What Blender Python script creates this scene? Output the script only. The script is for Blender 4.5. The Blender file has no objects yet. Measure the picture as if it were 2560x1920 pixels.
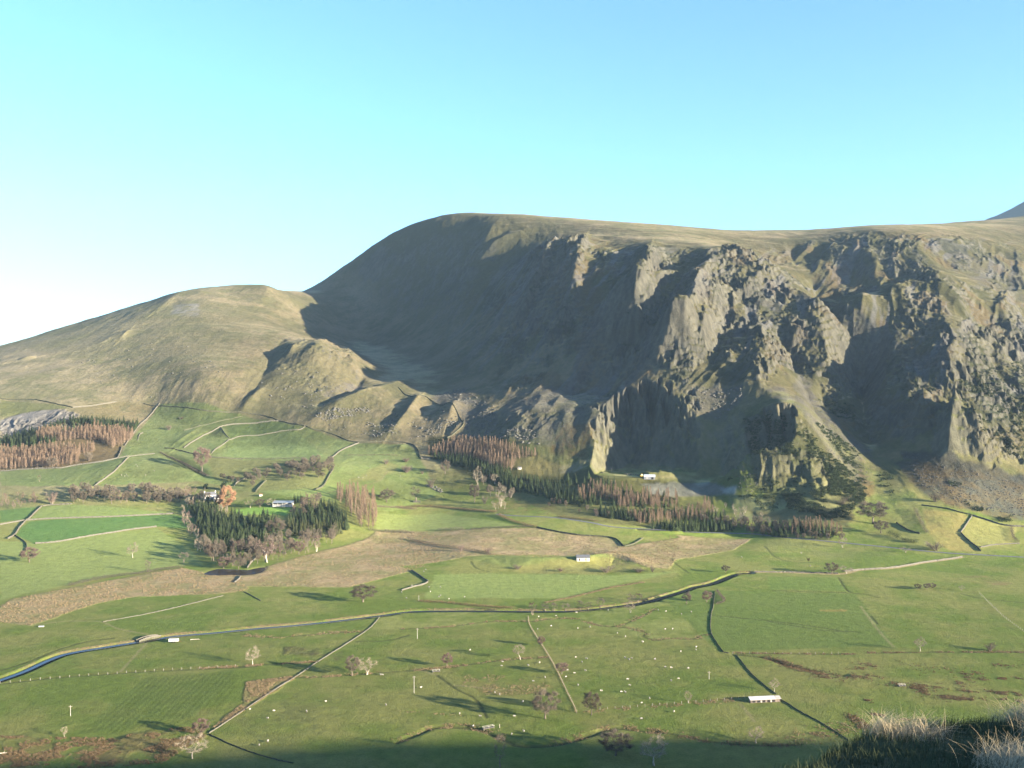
# A glacial valley seen from a fell: pasture floor with beck and walls, a craggy shaded fell behind.
import bpy, math, random, time
import numpy as np
from mathutils import Vector, Matrix
T0 = time.time()
QUAL = 1.0
S = bpy.context.scene
COL = S.collection
rng = np.random.default_rng(7)
F = 2512.0                      # focal length in photo pixels (2560 wide)
CX, HY = 1280.0, 937.0          # principal column, horizon row
CAMZ = 170.0
SUN_EL = 10.6
SUN_H = np.array([0.892, -0.452])          # horizontal direction towards the sun

# coordinates read off enlarged crops of the photograph
def crop(x0, y0, s): return lambda *p: [(x0 + a / s, y0 + b / s) for a, b in p]
A_ = crop(0, 600, 2.212); B_ = crop(700, 480, 2.212); C_ = crop(1560, 480, 2.023)
D_ = crop(0, 980, 3.16); E_ = crop(400, 1000, 3.16); F_ = crop(1000, 1040, 3.16)
G_ = crop(1500, 1100, 3.16); H_ = crop(1960, 1100, 3.687)
a_ = crop(0, 1400, 3.19); b_ = crop(500, 1400, 3.19); c_ = crop(1000, 1400, 3.19)
d_ = crop(1500, 1400, 3.19); e_ = crop(1920, 1400, 3.19); f_ = crop(440, 1200, 4.254)
g_ = crop(1400, 1150, 4.424); h_ = crop(2000, 1750, 3.95)
i_ = crop(0, 960, 5.53); j_ = crop(1000, 1060, 5.53); k_ = crop(2100, 1150, 4.809); l_ = crop(400, 1180, 5.53)

# ------------------------------------------------------------------ noise
def _hash(ix, iy, seed):
    h = (ix.astype(np.int64) * 374761393 + iy.astype(np.int64) * 668265263 + seed * 974634777) & 0xffffffff
    h = ((h ^ (h >> 13)) * 1274126177) & 0xffffffff
    return ((h ^ (h >> 16)) & 0xffff).astype(np.float32) / 65535.0
def vnoise(x, y, seed=0):
    x = np.asarray(x, np.float32); y = np.asarray(y, np.float32)
    ix = np.floor(x); iy = np.floor(y); fx = x - ix; fy = y - iy
    fx = fx * fx * fx * (fx * (fx * 6 - 15) + 10); fy = fy * fy * fy * (fy * (fy * 6 - 15) + 10)
    ix = ix.astype(np.int64); iy = iy.astype(np.int64)
    n00 = _hash(ix, iy, seed); n10 = _hash(ix + 1, iy, seed); n01 = _hash(ix, iy + 1, seed); n11 = _hash(ix + 1, iy + 1, seed)
    return (n00 * (1 - fx) + n10 * fx) * (1 - fy) + (n01 * (1 - fx) + n11 * fx) * fy
def fbm(x, y, oct=4, seed=0, gain=.5):
    s = 0; a = 1; t = 0
    for o in range(oct):
        s = s + a * (vnoise(x * 2 ** o + 17.3 * o, y * 2 ** o - 9.1 * o, seed + o) * 2 - 1); t += a; a *= gain
    return s / t
def ridged(x, y, oct=4, seed=0):
    s = 0; a = 1; t = 0
    for o in range(oct):
        s = s + a * (1 - np.abs(vnoise(x * 2 ** o + 7.3 * o, y * 2 ** o - 5.1 * o, seed + o) * 2 - 1)) ** 2; t += a; a *= .5
    return s / t
def sstep(a, b, x):
    t = np.clip((x - a) / (b - a), 0, 1); return t * t * (3 - 2 * t)

# ------------------------------------------------------------------ the land: survey points (column, row, distance) of the photograph
PTS = [
 # left fell
 (-250,945,1950),(-250,1015,1500),(-250,1190,1250),(0,868,2100),(0,996,1570),(0,1050,1480),(0,1110,1405),(0,1177,1285),(130,834,2150),(250,797,2200),(250,900,1800),(330,772,2220),
 (250,1010,1550),(180,1055,1450),(250,1100,1395),(120,1250,1150),(100,1303,1062),(100,1360,972),(0,1290,1085),(0,1400,905),(380,1141,1325),(395,1008,1570),(300,1150,1295),
 (500,729,2250),(500,850,1850),(500,950,1600),(430,746,2230),(570,738,2270),(640,720,2330),(668,714,2350),(700,728,2420),(750,728,2520),
 (740,840,1950),(800,872,1760),(700,950,1640),(880,905,1780),(700,890,1760),(590,1020,1540),(740,1055,1490),(890,1105,1430),(1050,1145,1350),
 (653,1120,1400),(527,1136,1345),(830,1177,1260),(520,1245,1175),(380,1215,1205),(653,1275,1110),(600,1415,890),(430,1330,1035),(500,1350,1010),(900,1348,1038),(830,1250,1140),(330,1440,850),
 (1000,1268,1185),(1000,1325,1085),(1253,1287,1115),(1700,1330,1055),(1873,1334,1052),(2378,1384,945),(2560,1394,930),(2860,1400,920),
 (1126,1182,1290),(1190,1097,1400),(1455,1160,1265),(1400,1230,1190),(1330,1215,1230),(1526,1184,1205),(1626,1194,1200),(1775,1207,1185),(1626,1240,1150),(1800,1260,1130),(1960,1247,1112),
 (1800,1188,1225),(1650,1050,1275),(1990,1185,1142),(1700,1165,1220),
 (2144,1263,1090),(2185,1170,1190),(2255,1180,1160),(2100,1205,1130),(2367,1290,1040),(2560,1220,1120),(2560,1330,1000),(2860,1330,1000),(2860,1200,1120),
 # the big shaded face
 (1190,537,2560),(1100,557,2590),(950,622,2640),(850,681,2670),(770,726,2690),
 (900,700,2600),(900,800,2400),(900,850,2280),(900,955,1700),(900,1000,1580),
 (1100,640,2440),(1100,700,2330),(1100,850,2050),(1100,950,1720),(1100,1050,1480),
 (1000,1010,1590),(1000,920,1900),(1000,760,2380),
 (1300,700,2020),(1300,850,1755),(1300,960,1560),(1300,1045,1395),
 (1197,570,2400),(1310,580,2300),(1468,590,2150),(1631,595,2060),(1750,602,2040),
 (1500,700,1810),(1500,850,1595),(1500,970,1485),(1500,1060,1325),(1400,1090,1335),
 (1700,700,1760),(1700,850,1500),(1700,985,1352),
 # middle buttress, gully, right buttress
 (1863,627,1825),(1857,688,1725),(1881,777,1605),(1906,875,1475),(1906,974,1320),(1955,1024,1215),(1870,1090,1205),(2005,1123,1165),(2030,1225,1108),
 (1970,663,2060),(2128,777,1835),(2153,950,1510),(2168,1073,1280),(2252,875,1535),(2270,1013,1300),(2195,1100,1255),(2094,796,1590),(2148,974,1420),
 (2212,594,2120),(2326,693,1740),(2361,826,1500),(2371,925,1385),(2376,1073,1225),
 (2560,610,2280),(2560,750,1850),(2560,900,1530),(2560,1050,1310),(2860,640,2250),(2860,900,1530),(2860,1050,1310),
 # plateau
 (1300,546,2620),(1500,563,2680),(1800,579,2680),(2100,579,2680),(2300,570,2800),(2560,546,3000),(2860,520,3150),
 # land falling away behind the skyline
 (-250,985,2800),(0,925,2800),(250,870,2900),(500,800,2900),(700,770,3000),(850,740,3100),(1100,640,3200),(1300,640,3400),(1800,650,3400),(2300,640,3400),(2860,600,3500),
]
FLOOR = [(px, Y, 0.0) for px in (-300, 100, 500, 900, 1300, 1700, 2100, 2500, 2860) for Y in (380, 520, 680, 800)] + \
        [(px, 900, .6) for px in (700, 1000, 1300, 1600, 1900, 2200, 2560, 2860)] + [(px, 980, 2.0) for px in (1150, 1400, 1650, 1900, 2100)]
P = np.array([(x, Y, (HY - y) / F) for x, y, Y in PTS] + [(x, Y, (z - CAMZ) / Y) for x, Y, z in FLOOR])
def _uv(px, Y): return np.stack([np.asarray(px) / 620.0, np.log(Y) * 3.4], -1)
def _tps(r2): return r2 * np.log(r2 + 1e-9)
PU = _uv(P[:, 0], P[:, 1])
n = len(P)
K = _tps(((PU[:, None] - PU[None]) ** 2).sum(-1)) + np.eye(n) * 2e-3
M = np.zeros((n + 3, n + 3)); M[:n, :n] = K; M[:n, n] = 1; M[:n, n + 1:] = PU; M[n, :n] = 1; M[n + 1:, :n] = PU.T
W = np.linalg.solve(M, np.concatenate([P[:, 2], [0, 0, 0]]))
# coarse lattice of the smooth surface
LU = np.linspace(-300, 2900, 161); LV = np.linspace(math.log(360), math.log(3700), 150)
gU, gV = np.meshgrid(LU, LV); q = np.stack([gU.ravel() / 620, gV.ravel() * 3.4], -1)
LT = np.concatenate([_tps(((q[i:i + 2000, None] - PU[None]) ** 2).sum(-1)) @ W[:n] + W[n] + q[i:i + 2000] @ W[n + 1:] for i in range(0, len(q), 2000)]).reshape(gU.shape)
def _cub(a, i, ax):
    i = np.clip(i, 1, a.shape[ax] - 3.0001); k = i.astype(int); t = i - k
    return k, [(-t + 2 * t * t - t ** 3) / 2, (2 - 5 * t * t + 3 * t ** 3) / 2, (t + 4 * t * t - 3 * t ** 3) / 2, (-t * t + t ** 3) / 2]
def smooth_z(px, Y):
    iu = (np.clip(px, LU[0], LU[-1]) - LU[0]) / (LU[1] - LU[0]); iv = (np.log(Y) - LV[0]) / (LV[1] - LV[0])
    ku, wu = _cub(LT, iu, 1); kv, wv = _cub(LT, iv, 0); T = 0
    for a in range(4):
        for b in range(4): T = T + wv[a] * wu[b] * LT[kv - 1 + a, ku - 1 + b]
    return CAMZ + T * Y

# ------------------------------------------------------------------ fan of survey lines: fine near, coarser far and outside the view
def build_axes(q):
    u = [-1.1]
    while u[-1] < 1.35:
        a = abs(u[-1]); u.append(u[-1] + (0.00095 if a < .53 else .006) / q)
    y = [392.0]
    while y[-1] < 3650:
        v = y[-1]; y.append(v + (1.15 if v < 560 else 1.7 if v < 800 else 2.2 if v < 2360 else 5 if v < 2750 else 16) / q)
    return np.array(u), np.array(y)
U, YY = build_axes(QUAL)
GX = U[None, :] * YY[:, None]; GY = np.repeat(YY[:, None], len(U), 1); GPX = np.repeat((CX + F * U)[None, :], len(YY), 0)
Z = smooth_z(GPX, GY)
print('grid', Z.shape, time.time() - T0)

def unproject(pts, Zg=None):
    """photo points -> ground (x, y, z)"""
    Zg = Z if Zg is None else Zg; out = []
    for px, py in pts:
        u = (px - CX) / F; i = np.clip(np.searchsorted(U, u) - 1, 0, len(U) - 2); t = (u - U[i]) / (U[i + 1] - U[i])
        col = Zg[:, i] * (1 - t) + Zg[:, i + 1] * t; T = (col - CAMZ) / YY; tr = (HY - py) / F
        hit = np.nonzero(T >= tr)[0]
        if len(hit) == 0: k = int(np.argmax(T)); Y = YY[k]
        elif hit[0] == 0: Y = YY[0]
        else:
            k = hit[0]; s = (tr - T[k - 1]) / (T[k] - T[k - 1] + 1e-12); Y = YY[k - 1] + s * (YY[k] - YY[k - 1])
        zz = np.interp(Y, YY, col); out.append((u * Y, Y, zz))
    return np.array(out)
def height(x, y):
    x = np.atleast_1d(np.asarray(x, float)); y = np.atleast_1d(np.asarray(y, float))
    u = np.clip(x / y, U[0] + 1e-6, U[-1] - 1e-6); i = np.clip(np.searchsorted(U, u) - 1, 0, len(U) - 2); t = (u - U[i]) / (U[i + 1] - U[i])
    yc = np.clip(y, YY[0] + 1e-6, YY[-1] - 1e-6); k = np.clip(np.searchsorted(YY, yc) - 1, 0, len(YY) - 2); s = (yc - YY[k]) / (YY[k + 1] - YY[k])
    return (Z[k, i] * (1 - t) + Z[k, i + 1] * t) * (1 - s) + (Z[k + 1, i] * (1 - t) + Z[k + 1, i + 1] * t) * s
def px_of(x, y, z): return CX + F * x / y, HY - F * (z - CAMZ) / y

def catmull(p, step=None, n=8):
    p = np.asarray(p, float)
    if len(p) < 3:
        return np.array([p[0] + (p[-1] - p[0]) * t for t in np.linspace(0, 1, n + 1)])
    q = np.vstack([2 * p[0] - p[1], p, 2 * p[-1] - p[-2]]); out = []
    for i in range(1, len(q) - 2):
        for t in np.linspace(0, 1, n, endpoint=False):
            a, b, c, d = q[i - 1], q[i], q[i + 1], q[i + 2]
            out.append(.5 * (2 * b + (c - a) * t + (2 * a - 5 * b + 4 * c - d) * t * t + (3 * b - a - 3 * c + d) * t ** 3))
    out.append(p[-1]); return np.array(out)

def window(lo, hi):
    """index window of the fan around a ground box"""
    k0, k1 = np.searchsorted(YY, [lo[1], hi[1]]); k0 = max(k0 - 1, 0); k1 = min(k1 + 1, len(YY))
    if k1 <= k0: return None
    ys = max(YY[k0], 1), YY[k1 - 1]
    us = [lo[0] / ys[0], lo[0] / ys[1], hi[0] / ys[0], hi[0] / ys[1]]
    i0, i1 = np.searchsorted(U, [min(us), max(us)]); i0 = max(i0 - 1, 0); i1 = min(i1 + 1, len(U))
    if i1 <= i0: return None
    return slice(k0, k1), slice(i0, i1)
def dist_line(line, reach):
    """distance, side (+ left of travel), parameter 0..1 to a ground polyline, in a window"""
    line = np.asarray(line)[:, :2]; w = window(line.min(0) - reach, line.max(0) + reach)
    if w is None: return None
    X, Y = GX[w], GY[w]; best = np.full(X.shape, 1e9); side = np.zeros(X.shape); par = np.zeros(X.shape)
    L = np.concatenate([[0], np.cumsum(np.hypot(*np.diff(line, axis=0).T))]); tot = max(L[-1], 1e-6)
    for j in range(len(line) - 1):
        a, b = line[j], line[j + 1]; d = b - a; l2 = (d * d).sum() + 1e-9
        t = np.clip(((X - a[0]) * d[0] + (Y - a[1]) * d[1]) / l2, 0, 1)
        ex, ey = X - a[0] - t * d[0], Y - a[1] - t * d[1]; r = ex * ex + ey * ey; m = r < best
        best = np.where(m, r, best); side = np.where(m, np.sign(d[0] * ey - d[1] * ex), side); par = np.where(m, (L[j] + t * (L[j + 1] - L[j])) / tot, par)
    return w, np.sqrt(best), side, par
def inside(poly, X, Y):
    c = np.zeros(X.shape, bool); n = len(poly)
    for j in range(n):
        (x1, y1), (x2, y2) = poly[j][:2], poly[(j + 1) % n][:2]
        if y1 == y2: continue
        m = (Y > min(y1, y2)) & (Y <= max(y1, y2)); c ^= m & (X < (x2 - x1) * (Y - y1) / (y2 - y1) + x1)
    return c
def poly_mask(pts, wob=6.0, scale=25.0, seed=1, ground=False):
    """mask (window, bool) of a photo polygon laid on the ground, its border roughened in ground metres"""
    g = np.asarray(pts) if ground else unproject(pts); g = g[:, :2]
    w = window(g.min(0) - wob * 2, g.max(0) + wob * 2)
    if w is None: return None
    X, Y = GX[w], GY[w]
    if wob: X = X + wob * fbm(X / scale, Y / scale, 3, seed); Y = Y + wob * fbm(X / scale, Y / scale, 3, seed + 50)
    return w, inside(g, X, Y)
def soften(m, n=2):
    m = m.astype(np.float32)
    for _ in range(n):
        m[1:-1] = (m[:-2] + 2 * m[1:-1] + m[2:]) / 4; m[:, 1:-1] = (m[:, :-2] + 2 * m[:, 1:-1] + m[:, 2:]) / 4
    return m

# ------------------------------------------------------------------ relief: spurs, gullies, crags, quarries, banks
Z0 = Z.copy()
def rib(pts, A, wl, wr=None, seed=0, flat=False, taper=.35, pw=1.35):
    wr = wr or wl; line = catmull(unproject(pts, Z0))
    r = dist_line(line, 3.2 * max(wl, wr))
    if r is None: return
    w, d, side, par = r; nz = 1 + .35 * fbm(GX[w] / 30, GY[w] / 30, 3, seed + 11)
    wd = np.where(side > 0, wl, wr) * nz
    pr = np.exp(-(d / wd) ** pw); tp = taper + (1 - taper) * np.sin(np.pi * np.clip(par, 0, 1)) ** .7
    Z[w] += A * pr * tp
# crops list travel direction; wl is the width on the left of travel as seen on the map
rib(B_((1340,225),(1210,300),(1100,420),(960,620)), 16, 30, seed=1)
rib(B_((1180,190),(1130,300),(1000,470)), 14, 30, seed=2)
rib(B_((1700,240),(1650,450),(1590,660),(1480,850)), 30, 17, 50, seed=3, taper=.08)
rib(B_((1530,290),(1450,480),(1350,700)), 30, 13, 45, seed=4, taper=.08)
rib(B_((2060,280),(2030,450),(1950,600)), 18, 15, 50, seed=5, taper=.08)
rib(C_((280,495),(130,560),(60,680)), 44, 15, 60, seed=6, taper=.08)
rib(C_((90,745),(40,800)), 30, 12, 45, seed=7, taper=.08)
rib(C_((460,330),(400,480),(350,640),(290,850)), 40, 15, 55, seed=8, taper=.08)
rib(C_((560,560),(500,690),(430,860)), -20, 22, seed=9)
rib(C_((640,640),(700,800),(680,960)), 18, 26, seed=10)
rib(C_((790,690),(850,800),(880,900)), -24, 18, seed=11)
rib(C_((600,520),(640,600),(600,740)), -12, 16, seed=31)
rib(C_((920,640),(1000,760),(1040,960)), 20, 22, seed=12)
rib(C_((890,900),(960,1060),(1080,1260)), -10, 14, seed=32)
rib(C_((1000,980),(1040,1080)), -16, 14, seed=33)
rib(C_((850,480),(1030,640)), 8, 16, seed=34)
rib(C_((960,430),(1060,560),(1150,700),(1195,880),(1215,1050),(1245,1210)), -26, 20, seed=301, taper=.6)
rib(C_((1120,420),(1230,600),(1300,800)), 12, 26, seed=302)
rib(C_((1250,330),(1380,520),(1440,640)), 13, 24, seed=303)
rib(C_((1330,760),(1370,900),(1360,1040)), 14, 20, seed=304)
rib(C_((1180,330),(1130,480)), -10, 18, seed=305)
rib(C_((300,700),(220,820),(150,900)), 22, 11, 44, seed=306, taper=.08)
rib(C_((180,560),(120,640),(60,760)), 22, 11, 44, seed=310, taper=.08)
rib(C_((520,480),(470,560),(440,640)), 24, 11, 44, seed=311, taper=.08)
rib(C_((480,620),(410,720),(370,830)), 26, 12, 44, seed=312, taper=.08)
rib(C_((330,720),(290,800)), 22, 11, 40, seed=313, taper=.08)
rib(C_((100,330),(110,430)), 9, 10, 40, seed=314, taper=.08)
rib(C_((200,340),(230,390)), 7, 9, 36, seed=315, taper=.08)
rib(B_((1640,300),(1560,420)), 20, 10, 40, seed=316, taper=.08)
rib(B_((1400,610),(1340,720)), 22, 10, 40, seed=317, taper=.08)
rib(B_((1990,600),(1960,740)), 26, 11, 44, seed=318, taper=.08)
rib(B_((2010,800),(1960,870)), 24, 11, 44, seed=319, taper=.08)
rib(B_((1320,560),(1230,740),(1130,900)), 18, 12, 48, seed=307, taper=.08)
rib(B_((1120,480),(980,700),(860,860)), 9, 28, seed=308)
rib(B_((900,450),(760,650)), 8, 30, seed=309)
rib(C_((1720,820),(1620,930)), 34, 22, seed=13)
rib(C_((1830,750),(1900,860),(1960,1000)), -20, 20, seed=14)
rib(C_((1690,1130),(1640,1340)), 36, 14, seed=15)
rib(C_((1740,1200),(1820,1370)), 30, 18, seed=16)
rib(C_((1500,1080),(1530,1240)), 32, 20, seed=17)
rib(C_((1590,1150),(1560,1300)), -14, 16, seed=18)
rib(C_((1330,240),(1550,420),(1640,700)), 12, 34, seed=19)
rib(C_((860,260),(860,350)), -14, 18, seed=35)
rib(C_((1000,270),(960,350)), -14, 18, seed=36)
rib(C_((1450,620),(1350,900)), 14, 30, seed=37)
rib(C_((1850,290),(2010,330)), -14, 16, seed=38)
rib(C_((1700,640),(1900,640),(2020,690)), -9, 14, seed=39)
for k, (p, A, w) in enumerate([(((1470,1110),(1380,1230),(1270,1340)), 3.2, 15), (((1570,1100),(1490,1230),(1430,1340)), 4.5, 16), (((1690,1080),(1610,1200),(1530,1390)), 4.5, 19),
                               (((1800,1100),(1720,1250),(1640,1400)), 3, 12), (((1290,1230),(1200,1340)), 4, 10), (((1190,1180),(1080,1280)), 5, 14)]):
    rib(B_(*p), A, w, seed=40 + k)
rib(B_((720,1050),(500,1150),(330,1210),(180,1290)), 19, 38, seed=50)
rib(B_((780,1150),(700,1260),(620,1350)), 17, 13, 26, seed=51)
rib(B_((980,1170),(930,1280)), 15, 12, 24, seed=52)
rib(B_((700,1200),(600,1310)), -8, 12, seed=53)
rib(A_((1830,585),(1740,640),(1650,720)), 9, 18, 30, seed=54)
rib(A_((1900,600),(1960,740)), 10, 18, seed=55)
rib(A_((1640,600),(1600,640)), 11, 9, seed=56)
rib(A_((1560,540),(1490,660),(1410,800),(1300,930)), -9, 14, 20, seed=57)
rib(A_((1460,820),(1380,900),(1340,950)), 8, 10, 16, seed=58)
rib(A_((2000,760),(1900,850),(1780,920)), -12, 12, seed=59)
rib(A_((1010,290),(900,370),(860,400)), 6, 18, 40, seed=60)
rib(A_((560,330),(420,450),(240,510)), 4, 16, 35, seed=61)
rib(A_((1480,265),(1430,360)), 4, 16, 30, seed=62)
rib(A_((720,500),(660,560)), 6, 10, 25, seed=63)
rib(A_((200,650),(100,670)), 5, 8, 25, seed=64)
# ribs and runnels slanting down the steep fell, fading out to the left
fm = sstep(-190, 60, GX + (GY - 1900) * .12) * sstep(1330, 1450, GY + .30 * np.abs(GX - 150)) * (1 - sstep(2080, 2230, GY - .10 * GX)) * sstep(.30, .50, np.hypot(np.gradient(Z0, axis=0) / np.gradient(GY, axis=0), np.gradient(Z0, axis=1) / np.gradient(GX, axis=1)))
fm = soften(fm, 6); wv = 26 * fbm(GX / 120, GY / 120, 3, 601); ca = GX * .86 - GY * .50 + wv; da = GX * .50 + GY * .86
Z += fm * (22 * (ridged(ca / 92, da / 330, 3, 602) - .42) + 7 * (ridged(ca / 30, da / 120, 3, 603) - .42))
FM = fm
# banks and steps of the hill pastures
rib(D_((1010,518),(960,575),(900,635),(820,690),(760,740)), 3.5, 4, 24, seed=70)
rib(D_((1700,285),(1600,330),(1480,400),(1400,450)), 3.5, 5, 22, seed=71)
rib(E_((560,315),(470,375),(410,425)), 3.5, 5, 26, seed=72)
rib(E_((300,240),(200,300),(130,350)), 3, 5, 20, seed=73)
rib(E_((470,225),(530,300)), 3, 4, 10, seed=74)
rib(E_((1920,370),(1890,400)), 4, 5, 14, seed=75)
rib(D_((1300,500),(1450,560),(1620,660)), -5, 7, seed=76)
rib(B_((940,1355),(1010,1290)), 6, 5, 16, seed=77)
rib(F_((570,1130),(800,1150),(1080,1170),(1420,1165),(1700,1130),(1930,1190)), 6.5, 22, 16, seed=78)
rib(F_((640,1120),(900,1200),(1150,1240)), -1.2, 12, seed=79)
rib(G_((0,680),(700,735),(1180,745)), 1.0, 6, seed=80, taper=1)

def pit(pts, zf, slope, lift=0):
    """cut a level floor into the hillside; its walls rise at the given slope until they meet the land"""
    g = np.asarray(pts, float); w = window(g.min(0) - 90, g.max(0) + 90); X, Y = GX[w], GY[w]
    nx = 11 * fbm(X / 45, Y / 45, 5, 5); ins = inside(g, X + nx, Y + nx)
    r = dist_line(np.vstack([g, g[:1]]), 90); d = r[1] if r[0] == w else dist_line(np.vstack([g, g[:1]]), 90)[1]
    d = np.where(inside(g, X, Y), 0, d); q = np.maximum(0, d + nx * .9)
    st = slope * (1 + .35 * fbm(X / 9, Y / 30, 3, 8))
    Z[w] = np.minimum(Z[w], zf + q * st)
pit([(96,1198),(104,1235),(128,1290),(156,1332),(190,1286),(226,1243),(244,1228),(262,1222),(300,1196),(250,1188)], 47, 1.5)
# left quarry on the fell side: pale face
pit([(-760,1395),(-700,1425),(-640,1432),(-600,1428),(-560,1432),(-575,1408),(-640,1385)], 84, 1.6)

def ledges(pts, step, amt, seed):
    r = poly_mask(pts, 10, 30, seed)
    if r is None: return
    w, m = r; m = soften(m, 4); X, Y = GX[w], GY[w]
    q = (Z[w] + step * 1.3 * fbm(X / 42, Y / 42, 4, seed + 5)) / step; t = q - np.floor(q); k = sstep(.22 + .12 * fbm(X / 12, Y / 12, 2, seed + 6), .72, t)
    m = m * sstep(-.22, .2, fbm(X / 36, Y / 50, 3, seed + 9)); Z[w] += m * amt * (k - t) * step
def crag(pts, A, sx, sy, seed, wob=10, soft=3):
    r = poly_mask(pts, wob, 30, seed)
    if r is None: return
    w, m = r; m = soften(m, soft); X, Y = GX[w], GY[w]
    wx = X + 8 * fbm(X / 40, Y / 40, 2, seed + 3); n = ridged(wx / sx, Y / sy, 4, seed) - .45
    t = fbm(wx / (sx * .6), Y / (sy * .22), 3, seed + 7)
    m = m * (.25 + .75 * sstep(-.25, .2, fbm(X / 44, Y / 60, 3, seed + 9))); Z[w] += m * A * (n * 1.5 + .5 * t)
CRAGS = [C_((430,330),(640,280),(800,420),(870,560),(1060,620),(1070,780),(1170,990),(1080,1090),(980,960),(870,880),(700,1000),(600,800),(280,900),(330,640)),
         B_((1380,330),(1720,230),(1660,660),(1550,860),(1330,720),(1400,520)), B_((1930,560),(2210,540),(2212,700),(2000,760)), B_((1680,800),(2212,800),(2212,1010),(1800,1000)),
         C_((30,540),(270,500),(240,650),(40,690)), C_((100,330),(260,330),(100,440)), C_((1580,720),(2020,660),(2020,1150),(1600,940)), C_((1400,1000),(1850,940),(2020,1100),(2010,1350),(1850,1400),(1380,1200)),
         C_((1330,350),(1560,380),(1640,700),(1580,760),(1350,700),(1420,560)), G_((1010,60),(1500,40),(1880,200),(1800,400),(1300,430),(1050,260)), B_((1280,700),(1560,760),(1500,960),(1200,900)), C_((620,1130),(880,1120),(1000,1330),(640,1320))]
for k, p in enumerate(CRAGS): crag(p, (9, 9, 9, 9, 9, 9, 8, 8, 7, 6, 8, 3)[k], 17, 46, 100 + k); ledges(p, 12, .5, 160 + k); crag(p, 3.4, 6, 13, 180 + k); ledges(p, 5.5, .4, 220 + k)
crag(B_((1830,1290),(1890,1170),(2212,1130),(2212,1500),(1700,1500)), 3, 12, 30, 130)
crag(A_((1500,540),(1850,570),(1980,760),(1800,860),(1600,800)), 4, 11, 24, 131)
crag(A_((0,960),(350,940),(440,970),(300,1010),(0,1090)), 4, 9, 30, 132, wob=4)
# small broken outcrops over the whole steep fell
om = FM * sstep(-.10, .22, fbm(GX / 34, GY / 60, 4, 611)); Z += om * (6.5 * (ridged(ca / 13, da / 34, 4, 612) - .45) + 2.6 * (ridged(GX / 5.5, GY / 11, 3, 613) - .45))
q = (Z + 9 * fbm(GX / 30, GY / 30, 3, 614)) / 8.0; t = q - np.floor(q); Z += om * .45 * (sstep(.25, .7, t) - t) * 8.0
# fine roughness, growing with steepness
gy = np.gradient(Z, axis=0) / np.gradient(GY, axis=0); gx = np.gradient(Z, axis=1) / np.gradient(GX, axis=1)
STEEP = sstep(.12, .6, np.hypot(gx, gy)); HILL = sstep(1180, 1500, GY + .35 * np.abs(GX))
Z += STEEP * (2.2 * fbm(GX / 26, GY / 60, 4, 201) + 1.0 * (ridged(GX / 13, GY / 45, 3, 202) - .4))
Z += HILL * 1.1 * (ridged(GX / 40, GY / 26, 4, 205) - .42) * (1 - FM)
Z += HILL * (3.0 * fbm(GX / 110, GY / 110, 4, 203)) + (1 - HILL) * .35 * fbm(GX / 70, GY / 70, 4, 204) * sstep(380, 460, GY)
print('relief', time.time() - T0)

# ------------------------------------------------------------------ watercourses, road beds cut into the ground
RIVER = a_((-40,968),(200,880),(400,790),(560,738),(900,682),(1200,634),(1400,602),(1700,577),(2042,542)) + b_((700,522),(1000,492),(1300,457),(1500,432),(1700,407),(2042,402)) + \
        c_((650,403),(900,404),(1100,406),(1400,402),(1640,378),(1900,343),(2042,313)) + d_((200,366),(400,322),(640,252),(760,212),(900,182),(1080,112),(1200,100))
BANK2 = d_((1200,100),(1300,96),(1500,100),(1900,112)) + H_((700,1200),(1000,1180),(1300,1130),(1640,1080))
ROAD = j_((1330,1245),(1500,1262)) + F_((1000,792),(1250,802),(1500,842),(1700,872),(2212,916)) + G_((300,700),(700,731),(1180,741)) + [(1950,1342), (2060,1352), (2200,1366), (2300,1376)] + H_((1540,1045),(1800,1056),(2212,1082),(2400,1092))
Z1 = Z.copy()
def gline(pts, n=8): return catmull(unproject(pts, Z1), n=n)
def trench(line, depth, w, pw=2.0):
    r = dist_line(line, w * 3.5)
    if r: Z[r[0]] -= depth * np.exp(-(r[1] / w) ** pw)
river_line = gline(RIVER)
river_line[:, :2] += np.array([0, -.5]); trench(river_line, 2.2, 3.6, 5)
r = dist_line(river_line, 16); Z[r[0]] += np.where(r[2] > 0, .25, .05) * np.clip(.7 + 1.4 * fbm(GX[r[0]] / 7, GY[r[0]] / 7, 3, 701), 0, 1.8) * np.exp(-((r[1] - 5.2) / 1.5) ** 2)     # raised far bank
road_line = gline(ROAD); road_line[:, 2] = np.convolve(np.pad(road_line[:, 2], 6, 'edge'), np.ones(13) / 13, 'valid')
_L = np.concatenate([[0], np.cumsum(np.hypot(*np.diff(road_line[:, :2], axis=0).T))])
r = dist_line(road_line, 9); e = np.exp(-(r[1] / 4.6) ** 6); Z[r[0]] = Z[r[0]] * (1 - e) + (np.interp(r[3] * _L[-1], _L, road_line[:, 2]) - .12) * e
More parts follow.
